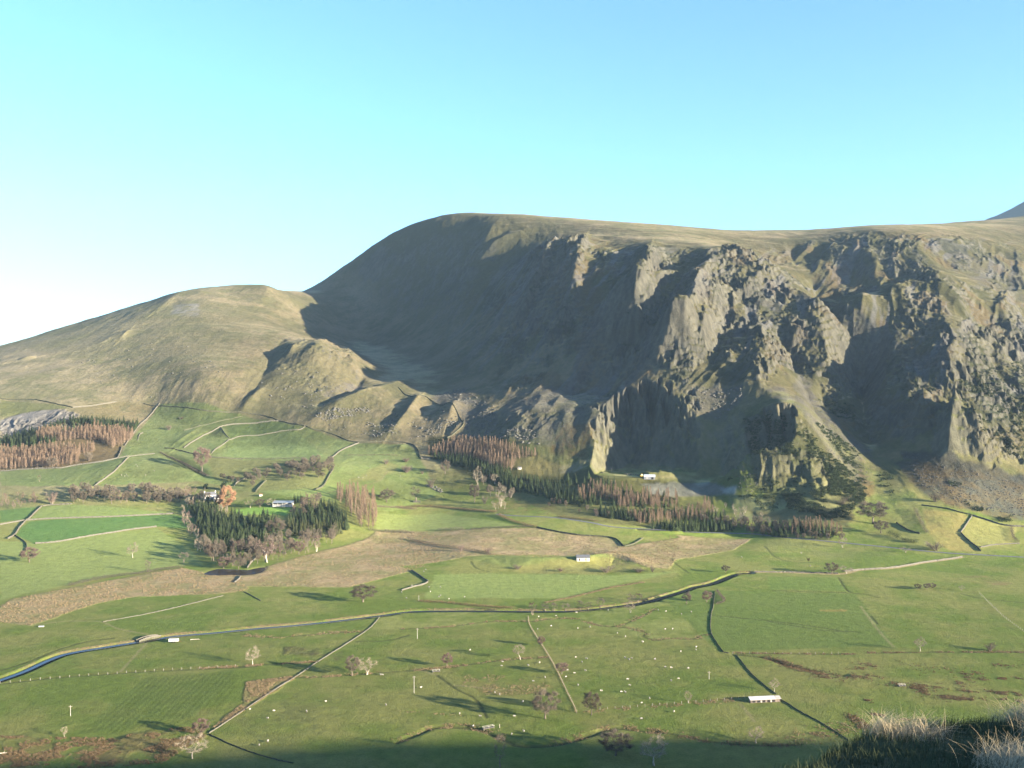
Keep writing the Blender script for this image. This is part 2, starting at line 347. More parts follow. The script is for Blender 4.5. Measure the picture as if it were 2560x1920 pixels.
DITCH = [b_((0,862),(300,850),(600,830),(940,812)), b_((700,940),(1000,930),(1300,910),(1700,880),(2042,850)), c_((170,880),(500,840),(800,800),(1180,775)), c_((290,915),(450,1030),(600,1110),(690,1255)),
         c_((0,552),(400,530),(700,492),(1020,488)), c_((1040,492),(1200,470),(1400,470),(1600,525),(1750,520),(1900,460),(2042,385)), c_((1640,530),(1800,540),(1960,580),(1940,610),(2042,640)) + d_((540,625),(740,630),(800,600),(880,590)),
         d_((1060,748),(1300,775),(1500,840),(1800,900),(1950,920)), d_((1060,742),(1500,748),(2042,750)), e_((800,740),(1300,735),(2042,735)), a_((0,990),(400,945),(800,915),(1200,890),(2042,850)),
         a_((0,880),(200,820),(450,720),(700,650),(900,625)), c_((-20,1450),(150,1380),(300,1330),(600,1345),(820,1430),(960,1480),(1250,1470),(1500,1400),(1700,1340),(2042,1370)), d_((400,1370),(600,1390),(900,1450),(1300,1480),(1600,1470)),
         e_((560,140),(640,250),(760,270),(880,300)), e_((0,240),(400,255),(620,260)), e_((1540,270),(1720,310),(2042,340)), G_((1300,840),(1380,920),(1500,960),(1700,970)), G_((560,930),(600,980),(700,1050)),
         e_((820,450),(870,510)), a_((1780,600),(2000,590)), b_((350,600),(600,615),(1000,585),(1300,570)), F_((560,1150),(600,1200),(700,1230)), e_((0,490),(400,555),(720,575)), d_((880,440),(1400,490),(1900,560)), b_((1250,650),(1500,640),(1660,600))]
for k, q in enumerate(DITCH):
    trench(gline(q), .22 if k not in (7, 12) else .8, .9 if k not in (7, 12) else 1.8)
POND = f_((300,1000),(360,970),(450,945),(600,948),(760,955),(880,930),(960,922),(950,945),(900,980),(800,1003),(720,1012),(600,1005),(480,1012),(380,1012))
pond_g = unproject(POND, Z1); r = poly_mask(pond_g, 0, ground=True); pz = float(np.median(pond_g[:, 2])); m = soften(r[1], 3); Z[r[0]] = Z[r[0]] * (1 - m) + (pz - 1.2) * m
print('water', time.time() - T0)

# ------------------------------------------------------------------ ground colours (what grows or lies there, and some painted shade)
def mix(a, b, t): return a + (b - a) * t
c3 = lambda *v: np.array(v, np.float32)
n1 = fbm(GX / 90, GY / 90, 5, 301); n2 = fbm(GX / 22, GY / 22, 4, 302); n3 = fbm(GX / 5, GY / 5, 3, 303)
gy = np.gradient(Z, axis=0) / np.gradient(GY, axis=0); gx = np.gradient(Z, axis=1) / np.gradient(GX, axis=1); SL = np.hypot(gx, gy)
straw = c3(.235, .200, .120); olive = c3(.122, .118, .060); green = c3(.088, .120, .030); hay = c3(.160, .158, .062); rock = c3(.125, .12, .105); scree = c3(.115, .115, .112); bracken = c3(.150, .092, .052)
vt = np.clip(.5 + 1.1 * n2 + 1.1 * n1, 0, 1)[..., None]
ALB = mix(green * .9, hay * .85, vt * .75)
mt = np.clip(.5 + .8 * n1 + .75 * n2 + .5 * n3 + .5 * fbm(GX / 300, GY / 40, 4, 305), 0, 1)[..., None]
MOOR = mix(olive * 1.15, straw, mt)
ALB = mix(ALB, MOOR, HILL[..., None])
ROUGH = .35 + .25 * HILL
big = sstep(.0, .12, (GX + 330 - (2400 - GY) * .55) / 900 + 0) * sstep(1180, 1330, GY) * sstep(.3, .5, SL)     # the steep fell: shorter, greener grass
ALB = mix(ALB, mix(olive * .95, c3(.13, .12, .055), np.clip(.5 + n2, 0, 1)[..., None]), big[..., None])
def paint(pts, col, amt=1.0, wob=3, scale=18, seed=1, soft=1, speck=0, col2=None, rough=None):
    r = poly_mask(pts, wob, scale, seed)
    if r is None: return
    w, m = r; m = soften(m, soft) * amt
    if speck: m = m * np.clip(.5 + speck * (n2[w] + .6 * n3[w]), 0, 1)
    c = c3(*col)
    if col2 is not None: c = mix(c, c3(*col2), np.clip(.5 + 1.1 * n2[w] + .5 * n3[w], 0, 1)[..., None])
    ALB[w] = mix(ALB[w], c, m[..., None])
    if rough is not None: ROUGH[w] = ROUGH[w] * (1 - m) + rough * m
def stroke(line, col, width, amt=1.0, seed=1, speck=0, rough=None):
    r = dist_line(line, width * 2.5)
    if r is None: return
    w, d = r[0], r[1]; m = np.exp(-(d / (width * (1 + .4 * fbm(GX[w] / 6, GY[w] / 6, 2, seed)))) ** 4) * amt
    if speck: m = m * np.clip(.5 + speck * (n2[w] + n3[w]), 0, 1)
    ALB[w] = mix(ALB[w], c3(*col), m[..., None])
    if rough is not None: ROUGH[w] = ROUGH[w] * (1 - m) + rough * m
# the steep fell: rock ribs, heather, moss and pale scree runnels side by side
oc = sstep(-.05, .25, fbm(GX / 34, GY / 60, 4, 611)) * FM; vein = fbm(ca / 16, da / 150, 4, 621); blot = fbm(GX / 45, GY / 70, 4, 622)
ALB = mix(ALB, mix(c3(.085, .088, .046), c3(.175, .170, .140), np.clip(.35 + 1.3 * n3 + .9 * vein, 0, 1)[..., None]), (.8 * oc)[..., None])
ALB = mix(ALB, c3(.165, .165, .165), (FM * sstep(.16, .34, vein) * .75)[..., None]); ALB = mix(ALB, c3(.050, .056, .028), (FM * sstep(.10, .30, blot) * .7)[..., None]); ALB = mix(ALB, c3(.15, .105, .06), (FM * sstep(.18, .34, -blot) * .5)[..., None])
# left fell
paint(A_((-60,560),(500,420),(1000,330),(1400,400),(1300,640),(900,700),(300,640)), olive * 1.1, .55, 30, 90, 2, 4, 1.2)
paint(A_((940,360),(1090,350),(1110,415),(960,425)), (.20, .20, .19), .7, 8, 20, 3, 2, 1)
paint(A_((760,300),(1200,280),(1250,320),(900,400),(780,380)), (.10, .10, .06), .6, 12, 30, 4, 2, 1.5)
paint(A_((1400,640),(1600,560),(1980,760),(1850,900),(1500,960),(1320,940)), olive * 1.25, .6, 15, 40, 5, 3, 1)
paint(A_((760,760),(1250,700),(1420,900),(1300,940),(900,880)), straw * 1.12, .6, 25, 60, 6, 4, 1)
paint(A_((1790,860),(1960,760),(2050,800),(1900,860)), (.15, .14, .13), .8, 6, 20, 7, 2, 1)
paint(D_((0,60),(420,95),(560,130),(300,150),(0,195)), (.12, .13, .05), .8, 3, 20, 8)
paint(D_((575,130),(920,78),(1235,92),(1100,262),(1060,240),(800,215),(640,185)), (.185, .125, .06), .85, 4, 30, 9, 2, .6, (.15, .135, .06))
paint(D_((0,215),(120,185),(300,150),(480,140),(560,160),(640,185),(560,215),(450,230),(300,300),(200,330),(0,335)), (.20, .19, .17), 1, 3, 12, 10, 1, 0, (.13, .12, .105), .9)
paint(D_((0,380),(300,300),(640,205),(1090,245),(960,430),(930,520),(470,600),(0,615)), (.12, .085, .04), .8, 2, 20, 11, 1)
# hill pastures
paint(D_((990,430),(1255,95),(1900,175)) + E_((950,172),(1150,212),(1480,322),(1570,340),(1960,350),(2050,440),(2120,600),(2212,730),(1720,880),(1250,800),(1000,760),(600,690),(300,640)) + D_((745,748),(0,742),(0,622),(470,604),(930,524)), (.122, .160, .056), .92, 2, 20, 12, 1, 0, (.135, .165, .06))
paint(E_((500,440),(560,330),(640,290),(850,270),(1090,245),(1230,380),(1300,450),(1000,465)), (.138, .182, .066), .95, 1, 20, 13)
paint(E_((530,205),(720,190),(940,170),(1090,235),(850,262),(640,280),(540,300)), (.112, .156, .052), .9, 1, 20, 14)
paint(E_((380,460),(640,470),(1300,470),(1360,540),(1250,715),(760,720),(600,680),(400,600)), (.125, .125, .05), .8, 5, 20, 15, 2)
paint(E_((1640,560),(1800,480),(1900,520),(1700,640),(1500,640)), (.17, .16, .07), .6, 8, 20, 16, 3)
paint(D_((0,740),(180,740),(500,880),(330,900),(0,930)), (.14, .14, .055), .8, 5, 20, 17, 1, .6)
paint(D_((330,905),(570,890),(1100,930),(1360,955),(900,980),(240,1010)), (.125, .160, .058), .9, 1, 20, 18)
paint(D_((0,935),(300,905),(200,1005),(0,1030)), (.062, .112, .036), .9, 1, 20, 19)
paint(D_((235,1024),(500,1003),(900,990),(1370,967),(1560,1000),(1500,1080),(1240,1062),(1050,1080),(900,1104),(700,1135),(450,1180),(270,1194),(180,1160),(130,1130),(160,1075)), (.056, .105, .034), 1, 1, 20, 20, 1, 0, (.064, .110, .036))
paint(D_((280,1202),(900,1114),(1240,1070),(1500,1240),(1620,1370),(1450,1370),(900,1450),(540,1520),(0,1640),(0,1180),(190,1180)), (.132, .158, .060), .9, 2, 20, 21, 1, 0, (.118, .146, .054))
paint(E_((560,870),(700,850),(1040,850),(1000,910),(620,910)), (.11, .19, .045), .9, 1, 20, 22)
# scrub at the foot of the fell
paint(j_((1240,1010),(1700,960),(2000,1000),(2150,1150),(1700,1200),(1350,1160)), (.17, .12, .055), .9, 6, 15, 23, 1, .8, (.15, .14, .055))
paint(F_((220,170),(600,160),(1080,280),(1400,440),(2212,560),(2212,900),(1700,860),(1250,790),(800,600),(560,480),(230,330)), (.075, .075, .032), .9, 4, 15, 24, 2)
paint(j_((1500,470),(1900,440),(2212,560),(2212,720),(1700,680),(1560,600)), (.19, .165, .075), .9, 4, 15, 25, 1, 0, (.15, .14, .06))
paint(G_((1000,440),(1500,450),(1800,460),(1900,520),(1750,640),(1100,640),(1020,500)), (.15, .145, .13), .8, 5, 15, 26, 1, .4, (.10, .10, .06))
paint(g_((900,270),(1640,240),(1720,260),(1880,370),(1600,390),(1000,380)), (.155, .155, .145), 1, 3, 12, 27, 1, 0, (.12, .125, .11), .8)
paint(g_((540,150),(1000,190),(1640,225),(1720,250),(1640,240),(1000,218),(600,170)), (.24, .22, .12), .9, 2, 10, 28)
paint(g_((0,50),(400,60),(520,70),(500,140),(0,165)), (.21, .18, .09), .9, 3, 12, 29, 1, .5, (.22, .21, .18))
paint(G_((1150,560),(1900,560),(2040,250),(1900,120),(2060,180),(2130,420),(2000,560),(1960,700),(1500,660)), (.05, .052, .028), .85, 6, 15, 130, 2, 0, (.07, .06, .032))
paint(G_((950,380),(1090,360),(1080,430),(1000,430)), (.30, .31, .32), .8, 3, 12, 30)
# river flats: rush beds
paint(a_((-40,395),(100,310),(550,225),(900,160),(1450,60),(1640,110),(1900,118)) + E_((860,1310),(1100,1240),(1600,1110),(1700,1035),(2000,1042)) + F_((0,905),(800,885),(1080,885),(1200,910),(1680,970),(1770,1035),(2212,960)) + G_((600,750),(1200,780),(1050,870),(600,945),(560,1020)) + F_((1960,1200),(1700,1115),(1200,1100),(660,1098),(0,1190)) + E_((2000,1345),(1500,1480),(700,1470)) + b_((350,240)) + a_((1780,268),(1100,290),(800,340),(240,520),(-40,490)), (.205, .158, .105), 1, 2.5, 18, 31, 1, 0, (.135, .125, .065), .75)
paint(F_((850,1185),(1100,1160),(1680,1110),(1960,1205),(1500,1245),(900,1235)), (.145, .14, .055), .85, 4, 18, 32, 2)
paint(F_((560,1130),(700,1105),(1400,1100),(1700,1115),(1100,1160),(850,1200)), (.112, .132, .048), .9, 2, 18, 33, 2)
paint(F_((260,1250),(900,1245),(1700,1260),(2212,1230),(1700,1330),(1300,1440),(200,1440)), (.135, .17, .06), .8, 3, 20, 34, 2)
paint(E_((1720,880),(2212,890)) + F_((900,860),(780,870),(0,900)) + E_((1700,1020)), (.14, .165, .062), .8, 2, 20, 35, 2)
paint(b_((1450,450),(2042,412)) + c_((400,408),(1000,425),(1010,488),(600,522),(0,552)) + b_((1360,555)), (.145, .155, .058), .85, 2, 15, 36, 1, .9)
paint(c_((1050,470),(1400,440),(1640,405),(2042,330)) + d_((640,270),(890,300),(885,580),(700,640),(380,640),(0,540)), (.135, .155, .056), .85, 2, 15, 37, 2, .9)
paint(b_((370,970),(700,930),(770,940),(300,1240),(70,1360),(330,1150)), (.165, .135, .068), .95, 2, 10, 38, 1, 0, (.11, .115, .045), .7)
paint(b_((660,690),(760,680),(880,715),(1000,700),(1110,690),(1000,765),(660,765)), (.060, .055, .032), .9, 1.5, 6, 39, 1, 1.0, None, .8)
paint(b_((1040,760),(1120,725),(1180,775),(1090,800)), (.060, .055, .032), .9, 1.5, 6, 40, 1, 1.0)
paint(a_((-40,1400),(500,1415),(900,1415),(1200,1360),(1500,1330),(1640,1400),(1300,1600),(-40,1700)), (.105, .088, .042), .9, 3, 10, 41, 1, 1.3, None, .8)
paint(e_((1540,130),(1700,120),(1950,185),(1820,205),(1700,160)), (.13, .10, .055), .8, 3, 10, 42, 1, .8)
paint(c_((520,900),(900,930),(1200,1000),(1100,1070),(700,1080),(500,1000)), (.12, .10, .045), .55, 6, 12, 43, 1, 1.2)
paint(b_((300,1280),(900,1200),(1000,1400),(700,1440),(300,1400)), (.075, .085, .035), .6, 8, 16, 44, 2, 1.4)
paint(b_((500,1080),(1000,1090),(1400,1170),(700,1190)), (.075, .085, .035), .6, 8, 14, 45, 2, 1.6)
paint(a_((1180,925),(1880,880),(1560,1250),(600,1390)), (.076, .104, .030), .7, 1, 16, 46, 2)
paint(e_((0,130),(560,140),(640,250),(0,235)), (.080, .116, .032), .8, 1, 16, 47, 2)
paint(e_((-900,230),(700,270),(1000,680),(-400,730)), (.074, .106, .030), .85, 1, 16, 48, 2)
paint(e_((400,395),(640,395),(620,410),(430,408)), (.22, .15, .06), .7, 1.5, 6, 49, 1, .8)
paint(G_((1300,800),(1700,830),(2212,900)) + H_((1200,1060),(500,1090),(0,1010)), (.085, .10, .042), .6, 4, 14, 50, 2, 1)
# fell: screes, bracken, scrub grounds, rock
for k, p in enumerate([C_((330,980),(590,985),(600,1040),(480,1160),(360,1140),(330,1050)), B_((1260,1120),(1640,1090),(1890,1160),(1800,1400),(1560,1430),(1180,1370)), B_((830,1130),(1010,1080),(1150,1170),(1220,1300),(1050,1300)),
                       C_((680,1020),(830,1000),(900,1090),(860,1090)), C_((880,900),(950,1000),(1100,1180),(1250,1300),(1260,1480),(1150,1460),(1030,1310),(940,1180),(860,1090)), C_((560,620),(640,640),(640,720),(560,730)),
                       C_((1400,1300),(1640,1350),(2040,1430),(2040,1640),(1900,1600),(1700,1560),(1480,1420)), C_((640,370),(830,480),(960,540),(840,540),(700,480)), C_((1640,300),(2040,400),(2040,560),(1800,470)), C_((1800,700),(2040,800),(2040,860))]):
    paint(p, (.062, .066, .064) if k == 6 else scree, .95 if k < 7 else .6, 9, 25, 60 + k, 2, 0 if k == 6 else .9 if k > 2 else .5, (.080, .072, .05) if k == 6 else (.125, .12, .105), .9)  # dull light on the right-hand scree is put into its darker colour
for k, p in enumerate([B_((1560,1290),(1760,1300),(1700,1480),(1500,1430)), C_((1370,1100),(1600,1110),(1560,1200),(1400,1200)), H_((1150,160),(1450,260),(1750,640),(1560,640),(1250,420)), C_((1740,1180),(2040,1180),(2040,1300),(1850,1330)),
                       C_((650,1110),(880,1100),(860,1170),(660,1160)), C_((1020,1100),(1180,1180),(1120,1230)), C_((1200,1360),(1270,1350),(1260,1560),(1190,1500)), C_((700,720),(850,800),(800,900),(740,850)), C_((1440,1020),(1620,1000),(1600,1060))]):
    paint(p, bracken, .9, 8, 20, 80 + k, 2, 1.1, (.13, .10, .045))
for k, p in enumerate([C_((1690,930),(2040,850),(2040,1330),(1850,1350),(1700,1080)), C_((960,1160),(1100,1240),(1200,1330),(1120,1370)), C_((960,1040),(1160,1080),(1170,1160),(1080,1140)), H_((1600,540),(1760,640),(1700,650))]):
    paint(p, (.055, .065, .03), .85, 8, 18, 95 + k, 2, 1.0)
paint(C_((600,1150),(780,1120),(900,1130),(1050,1330),(1210,1480),(1210,1590),(1000,1590),(700,1560),(640,1330)), (.06, .062, .032), .8, 6, 15, 131, 3, 0, (.075, .07, .04))
paint(H_((1000,180),(1450,250),(2212,420),(2300,760),(1950,700),(1500,600),(1150,420)), (.066, .068, .058), .85, 8, 20, 132, 2, 0, (.095, .072, .042))
paint(H_((880,200),(1000,230),(1340,560),(1260,560),(1010,320)), (.16, .15, .06), .9, 4, 14, 110, 2)
paint(k_((980,590),(1560,660),(1450,880),(1690,1100),(1300,1100),(1050,850)), (.175, .145, .06), .9, 3, 14, 111, 2, 0, (.15, .14, .055))
paint(k_((1600,680),(2120,800),(2080,1000),(1690,1060),(1460,880)), (.175, .165, .065), .95, 2, 14, 112, 1, 0, (.155, .155, .06))
rk = .8 * sstep(.9, 1.35, SL + .25 * n2 + .12 * n3) * (HILL + .4 * sstep(1080, 1180, GY)).clip(0, 1)
ALB[:] = mix(ALB, mix(rock * .8, c3(.160, .155, .125), np.clip(.5 + 1.2 * n3 + n2, 0, 1)[..., None]), rk[..., None]); ROUGH[:] = np.maximum(ROUGH, rk)
# lines: beck banks, road, tracks, ditches
rr = dist_line(river_line, 14); pale = np.exp(-((rr[1] - 5.2) / 1.2) ** 2) * (rr[2] > 0)
ALB[rr[0]] = mix(ALB[rr[0]], c3(.13, .10, .07), (pale * np.clip(.55 + 1.6 * n3[rr[0]] + n2[rr[0]], 0, 1))[..., None])
stroke(river_line, (.05, .045, .03), 3.0)
stroke(gline(BANK2), (.20, .16, .10), 2.5)
for k, q in enumerate(DITCH): stroke(gline(q), (.045, .052, .024), 1.0 if k not in (7, 12) else 1.7, .85, k)
sa, sb = unproject(a_((1880,890),(1500,1300)))[:, :2]; sd = (sb - sa) / np.hypot(*(sb - sa)); sw, smk = poly_mask(a_((1180,935),(1880,892),(1900,960),(1800,1150),(1500,1290),(900,1385),(640,1380),(900,1200)), 2, 12, 71)
ph = (GX[sw] * -sd[1] + GY[sw] * sd[0]) / 3.2 * 2 * np.pi + .6 * fbm(GX[sw] / 20, GY[sw] / 20, 2, 72); ALB[sw] *= 1 - (.20 * soften(smk, 2) * (.5 + .5 * np.sin(ph)))[..., None]
TRACKS = [a_((230,525),(500,490),(700,487),(820,497),(950,550),(1180,592)), a_((1170,660),(1080,760),(960,890)), c_((290,915),(160,880)), d_((1120,1150),(1180,1220),(1230,1290)), c_((430,1000),(900,1040)), e_((740,370),(880,560),(1000,690)), E_((1300,740),(1700,650),(1800,560)), F_((1200,380),(1640,395)), g_((520,322),(800,370),(1000,385),(1500,392)), F_((1200,530),(1640,588))]
for k, q in enumerate(TRACKS): stroke(gline(q), (.17, .15, .09), 1.1, .55, 40 + k)
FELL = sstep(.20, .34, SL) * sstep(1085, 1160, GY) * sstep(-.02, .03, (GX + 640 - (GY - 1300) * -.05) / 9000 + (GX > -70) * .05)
ALB *= np.where(GY < 1250, .95, .82)[..., None] if 0 else (mix(mix(.90, 1.24, sstep(480, 980, GY)), .80, HILL) * mix(1.0, .50, soften(FELL, 6)))[..., None]  # near valley darkened for lens falloff and grass, steep fell for deeper shade
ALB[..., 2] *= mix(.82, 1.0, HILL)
print('colours', time.time() - T0)

# ------------------------------------------------------------------ materials
def node_mat(name):
    m = bpy.data.materials.new(name); m.use_nodes = True; nt = m.node_tree; b = nt.nodes['Principled BSDF']
    b.inputs['Roughness'].default_value = 1; b.inputs['Specular IOR Level'].default_value = .05
    return m, nt, b
def noise(nt, scale, detail=4, rough=.55, vec=None):
    n = nt.nodes.new('ShaderNodeTexNoise'); n.inputs['Scale'].default_value = scale; n.inputs['Detail'].default_value = detail; n.inputs['Roughness'].default_value = rough
    if vec: nt.links.new(vec, n.inputs['Vector'])
    return n
def ramp(nt, fac, stops):
    r = nt.nodes.new('ShaderNodeValToRGB'); nt.links.new(fac, r.inputs[0]); e = r.color_ramp.elements
    while len(e) < len(stops): e.new(.5)
    for k, (p, c) in enumerate(stops): e[k].position = p; e[k].color = (*c, 1) if len(c) == 3 else c
    return r
def geo_pos(nt): return nt.nodes.new('ShaderNodeNewGeometry').outputs['Position']
def math_(nt, op, a, b):
    n = nt.nodes.new('ShaderNodeMath'); n.operation = op
    for k, v in enumerate((a, b)):
        if hasattr(v, 'links'): nt.links.new(v, n.inputs[k])
        else: n.inputs[k].default_value = v
    return n.outputs[0]
def tint(name, col, var=.25, scale=2.0, bump=0, spec=.05, rough=1.0, col2=None):
    """base colour that drifts between two tones with a world-space noise"""
    m, nt, b = node_mat(name); n = noise(nt, scale, 4, .6, geo_pos(nt)); c2 = col2 or tuple(v * (1 + var) for v in col); c1 = tuple(v * (1 - var) for v in col)
    r = ramp(nt, n.outputs[0], [(.3, c1), (.7, c2)]); nt.links.new(r.outputs[0], b.inputs['Base Color'])
    b.inputs['Specular IOR Level'].default_value = spec; b.inputs['Roughness'].default_value = rough
    if bump:
        bp = nt.nodes.new('ShaderNodeBump'); bp.inputs['Strength'].default_value = .8; bp.inputs['Distance'].default_value = bump
        nt.links.new(n.outputs[0], bp.inputs['Height']); nt.links.new(bp.outputs[0], b.inputs['Normal'])
    return m
def ground_material():
    m, nt, b = node_mat('ground'); L = nt.links.new; pos = geo_pos(nt)
    a = nt.nodes.new('ShaderNodeAttribute'); a.attribute_name = 'albedo'
    ra = nt.nodes.new('ShaderNodeAttribute'); ra.attribute_name = 'rough'
    fine = noise(nt, .9, 5, .65, pos); mid = noise(nt, .16, 5, .6, pos)
    k = math_(nt, 'ADD', math_(nt, 'MULTIPLY', fine.outputs[0], .9), math_(nt, 'MULTIPLY', mid.outputs[0], .75)); k = math_(nt, 'ADD', k, .18)
    mx = nt.nodes.new('ShaderNodeMix'); mx.data_type = 'RGBA'; mx.blend_type = 'MULTIPLY'; mx.inputs[0].default_value = 1
    cc = nt.nodes.new('ShaderNodeCombineColor')
    for q in range(3): L(k, cc.inputs[q])
    L(a.outputs['Color'], mx.inputs[6]); L(cc.outputs[0], mx.inputs[7]); L(mx.outputs[2], b.inputs['Base Color'])
    h = math_(nt, 'MULTIPLY', math_(nt, 'ADD', fine.outputs[0], math_(nt, 'MULTIPLY', mid.outputs[0], 2.2)), ra.outputs['Fac'])
    tus = noise(nt, 1.7, 3, .6, pos); h = math_(nt, 'ADD', h, math_(nt, 'MULTIPLY', tus.outputs[0], GRASS_BUMP))
    bp = nt.nodes.new('ShaderNodeBump'); bp.inputs['Strength'].default_value = 1; bp.inputs['Distance'].default_value = BUMP_D
    L(h, bp.inputs['Height']); L(bp.outputs[0], b.inputs['Normal'])
    return m
GRASS_BUMP, BUMP_D = .35, 1.1

def grid_object(name, kind, X, Y, Zz, alb, rough, mat):
    nr, nc = Zz.shape; me = bpy.data.meshes.new(name); V = np.stack([X, Y, Zz], -1).reshape(-1, 3).astype(np.float32)
    idx = np.arange(nr * nc, dtype=np.int32).reshape(nr, nc); Q = np.stack([idx[:-1, :-1], idx[:-1, 1:], idx[1:, 1:], idx[1:, :-1]], -1).reshape(-1, 4)
    me.vertices.add(len(V)); me.vertices.foreach_set('co', V.ravel()); me.loops.add(Q.size); me.loops.foreach_set('vertex_index', Q.ravel())
    me.polygons.add(len(Q)); me.polygons.foreach_set('loop_start', np.arange(0, Q.size, 4, dtype=np.int32)); me.polygons.foreach_set('use_smooth', np.ones(len(Q), bool)); me.update(calc_edges=True)
    at = me.attributes.new('albedo', 'FLOAT_COLOR', 'POINT'); at.data.foreach_set('color', np.concatenate([alb.reshape(-1, 3), np.ones((len(V), 1))], 1).astype(np.float32).ravel())
    at = me.attributes.new('rough', 'FLOAT', 'POINT'); at.data.foreach_set('value', rough.ravel().astype(np.float32))
    me.materials.append(mat); o = bpy.data.objects.new(name, me); COL.objects.link(o); o['kind'] = kind; return o
GMAT = ground_material()
ks = int(np.searchsorted(YY, 1090))
# valley and fells are one continuous sheet, split along a survey line so that each has its own name
grid_object('ground', 'structure', GX[:ks + 1], GY[:ks + 1], Z[:ks + 1], ALB[:ks + 1], ROUGH[:ks + 1], GMAT)
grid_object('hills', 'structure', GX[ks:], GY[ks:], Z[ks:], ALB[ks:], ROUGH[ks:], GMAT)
# the far fell beyond the plateau
fx, fy = np.meshgrid(np.linspace(1600, 5200, 120), np.linspace(4300, 6500, 60))
fz = 1100 * np.exp(-((fx - 3300) / 1600) ** 2 - ((fy - 5200) / 800) ** 2) + 130 + 18 * fbm(fx / 200, fy / 200, 4, 401)
grid_object('far_hills', 'structure', fx, fy, fz, np.broadcast_to(c3(.10, .10, .075), fx.shape + (3,)), np.full(fx.shape, .3), GMAT)
# lowlands outside the survey, out to the horizon
def sheet(name, co, mat, kind='structure'):
    me = bpy.data.meshes.new(name); me.from_pydata(co, [], [tuple(range(len(co)))]); me.materials.append(mat); o = bpy.data.objects.new(name, me); COL.objects.link(o); o['kind'] = kind; return o
sheet('plain', [(-7000, -7000, -4), (7000, -7000, -4), (7000, 7000, -4), (-7000, 7000, -4)], tint('plain_grass', (.09, .11, .045), .3, .01))
print('ground built', time.time() - T0)

# ------------------------------------------------------------------ building blocks
class MB:
    """collects faces; build() links them as ONE mesh object"""
    def __init__(self): self.v = []; self.f = []
    def add(self, vs, fs):
        k = len(self.v); self.v += [tuple(p) for p in vs]; self.f += [tuple(i + k for i in q) for q in fs]; return self
    def box(self, c, s, rz=0, top=None):
        cx, cy, cz = c; a, b = s[0] / 2, s[1] / 2; t = top or (1, 1); co, si = math.cos(rz), math.sin(rz); vs = []
        for z, kx, ky in ((0, 1, 1), (s[2], t[0], t[1])):
            for x, y in ((-a * kx, -b * ky), (a * kx, -b * ky), (a * kx, b * ky), (-a * kx, b * ky)): vs.append((cx + x * co - y * si, cy + x * si + y * co, cz + z))
        return self.add(vs, [(3, 2, 1, 0), (4, 5, 6, 7), (0, 1, 5, 4), (1, 2, 6, 5), (2, 3, 7, 6), (3, 0, 4, 7)])
    def tube(self, p, q, r0, r1, n=5):
        p, q = Vector(p), Vector(q); d = (q - p).normalized(); u = d.orthogonal().normalized(); w = d.cross(u); vs = []
        for o, r in ((p, r0), (q, r1)):
            for k in range(n): a = 2 * math.pi * k / n; vs.append(o + u * (math.cos(a) * r) + w * (math.sin(a) * r))
        return self.add(vs, [(k, (k + 1) % n, n + (k + 1) % n, n + k) for k in range(n)] + [tuple(range(n - 1, -1, -1)), tuple(range(n, 2 * n))])
    def mesh(self, name, mat):
        me = bpy.data.meshes.new(name); me.from_pydata(self.v, [], self.f); me.materials.append(mat); me.update(); return me
    def build(self, name, mat, parent=None, loc=None):
        return link(name, self.mesh(name, mat), parent, loc)
def link(name, me, parent=None, loc=None):
    o = bpy.data.objects.new(name, me); COL.objects.link(o)
    if parent is not None: o.parent = parent
    if loc is not None: o.location = loc
    return o
def tag(o, label, cat, group=None, kind=None):
    o['label'] = label
    if cat: o['category'] = cat; o['kind'] = 'thing'
    if group: o['group'] = group
    if kind: o['kind'] = kind
    return o
def empty(name, loc, rz=0, sc=(1, 1, 1)):
    o = bpy.data.objects.new(name, None); COL.objects.link(o); o.location = loc; o.rotation_euler = (0, 0, rz); o.scale = sc; o.empty_display_size = .5; return o
def tri_mesh(name, V, Fc, mat):
    V = np.asarray(V, np.float32); Fc = np.asarray(Fc, np.int32); n = Fc.shape[1]; me = bpy.data.meshes.new(name)
    me.vertices.add(len(V)); me.vertices.foreach_set('co', V.ravel()); me.loops.add(Fc.size); me.loops.foreach_set('vertex_index', Fc.ravel())
    me.polygons.add(len(Fc)); me.polygons.foreach_set('loop_start', np.arange(0, Fc.size, n, dtype=np.int32)); me.update(calc_edges=True); me.materials.append(mat); return me
def slivers(P, D, ln, wd, rs):
    """thin triangles from points P along directions D"""
    P = np.asarray(P); D = np.asarray(D); D = D / (np.linalg.norm(D, axis=1, keepdims=True) + 1e-9); r = rs.normal(size=D.shape); s = np.cross(D, r); s /= np.linalg.norm(s, axis=1, keepdims=True) + 1e-9
    ln = np.broadcast_to(ln, (len(P),))[:, None]; wd = np.broadcast_to(wd, (len(P),))[:, None]
    V = np.stack([P - s * wd / 2, P + s * wd / 2, P + D * ln], 1).reshape(-1, 3); return V, np.arange(len(V)).reshape(-1, 3)
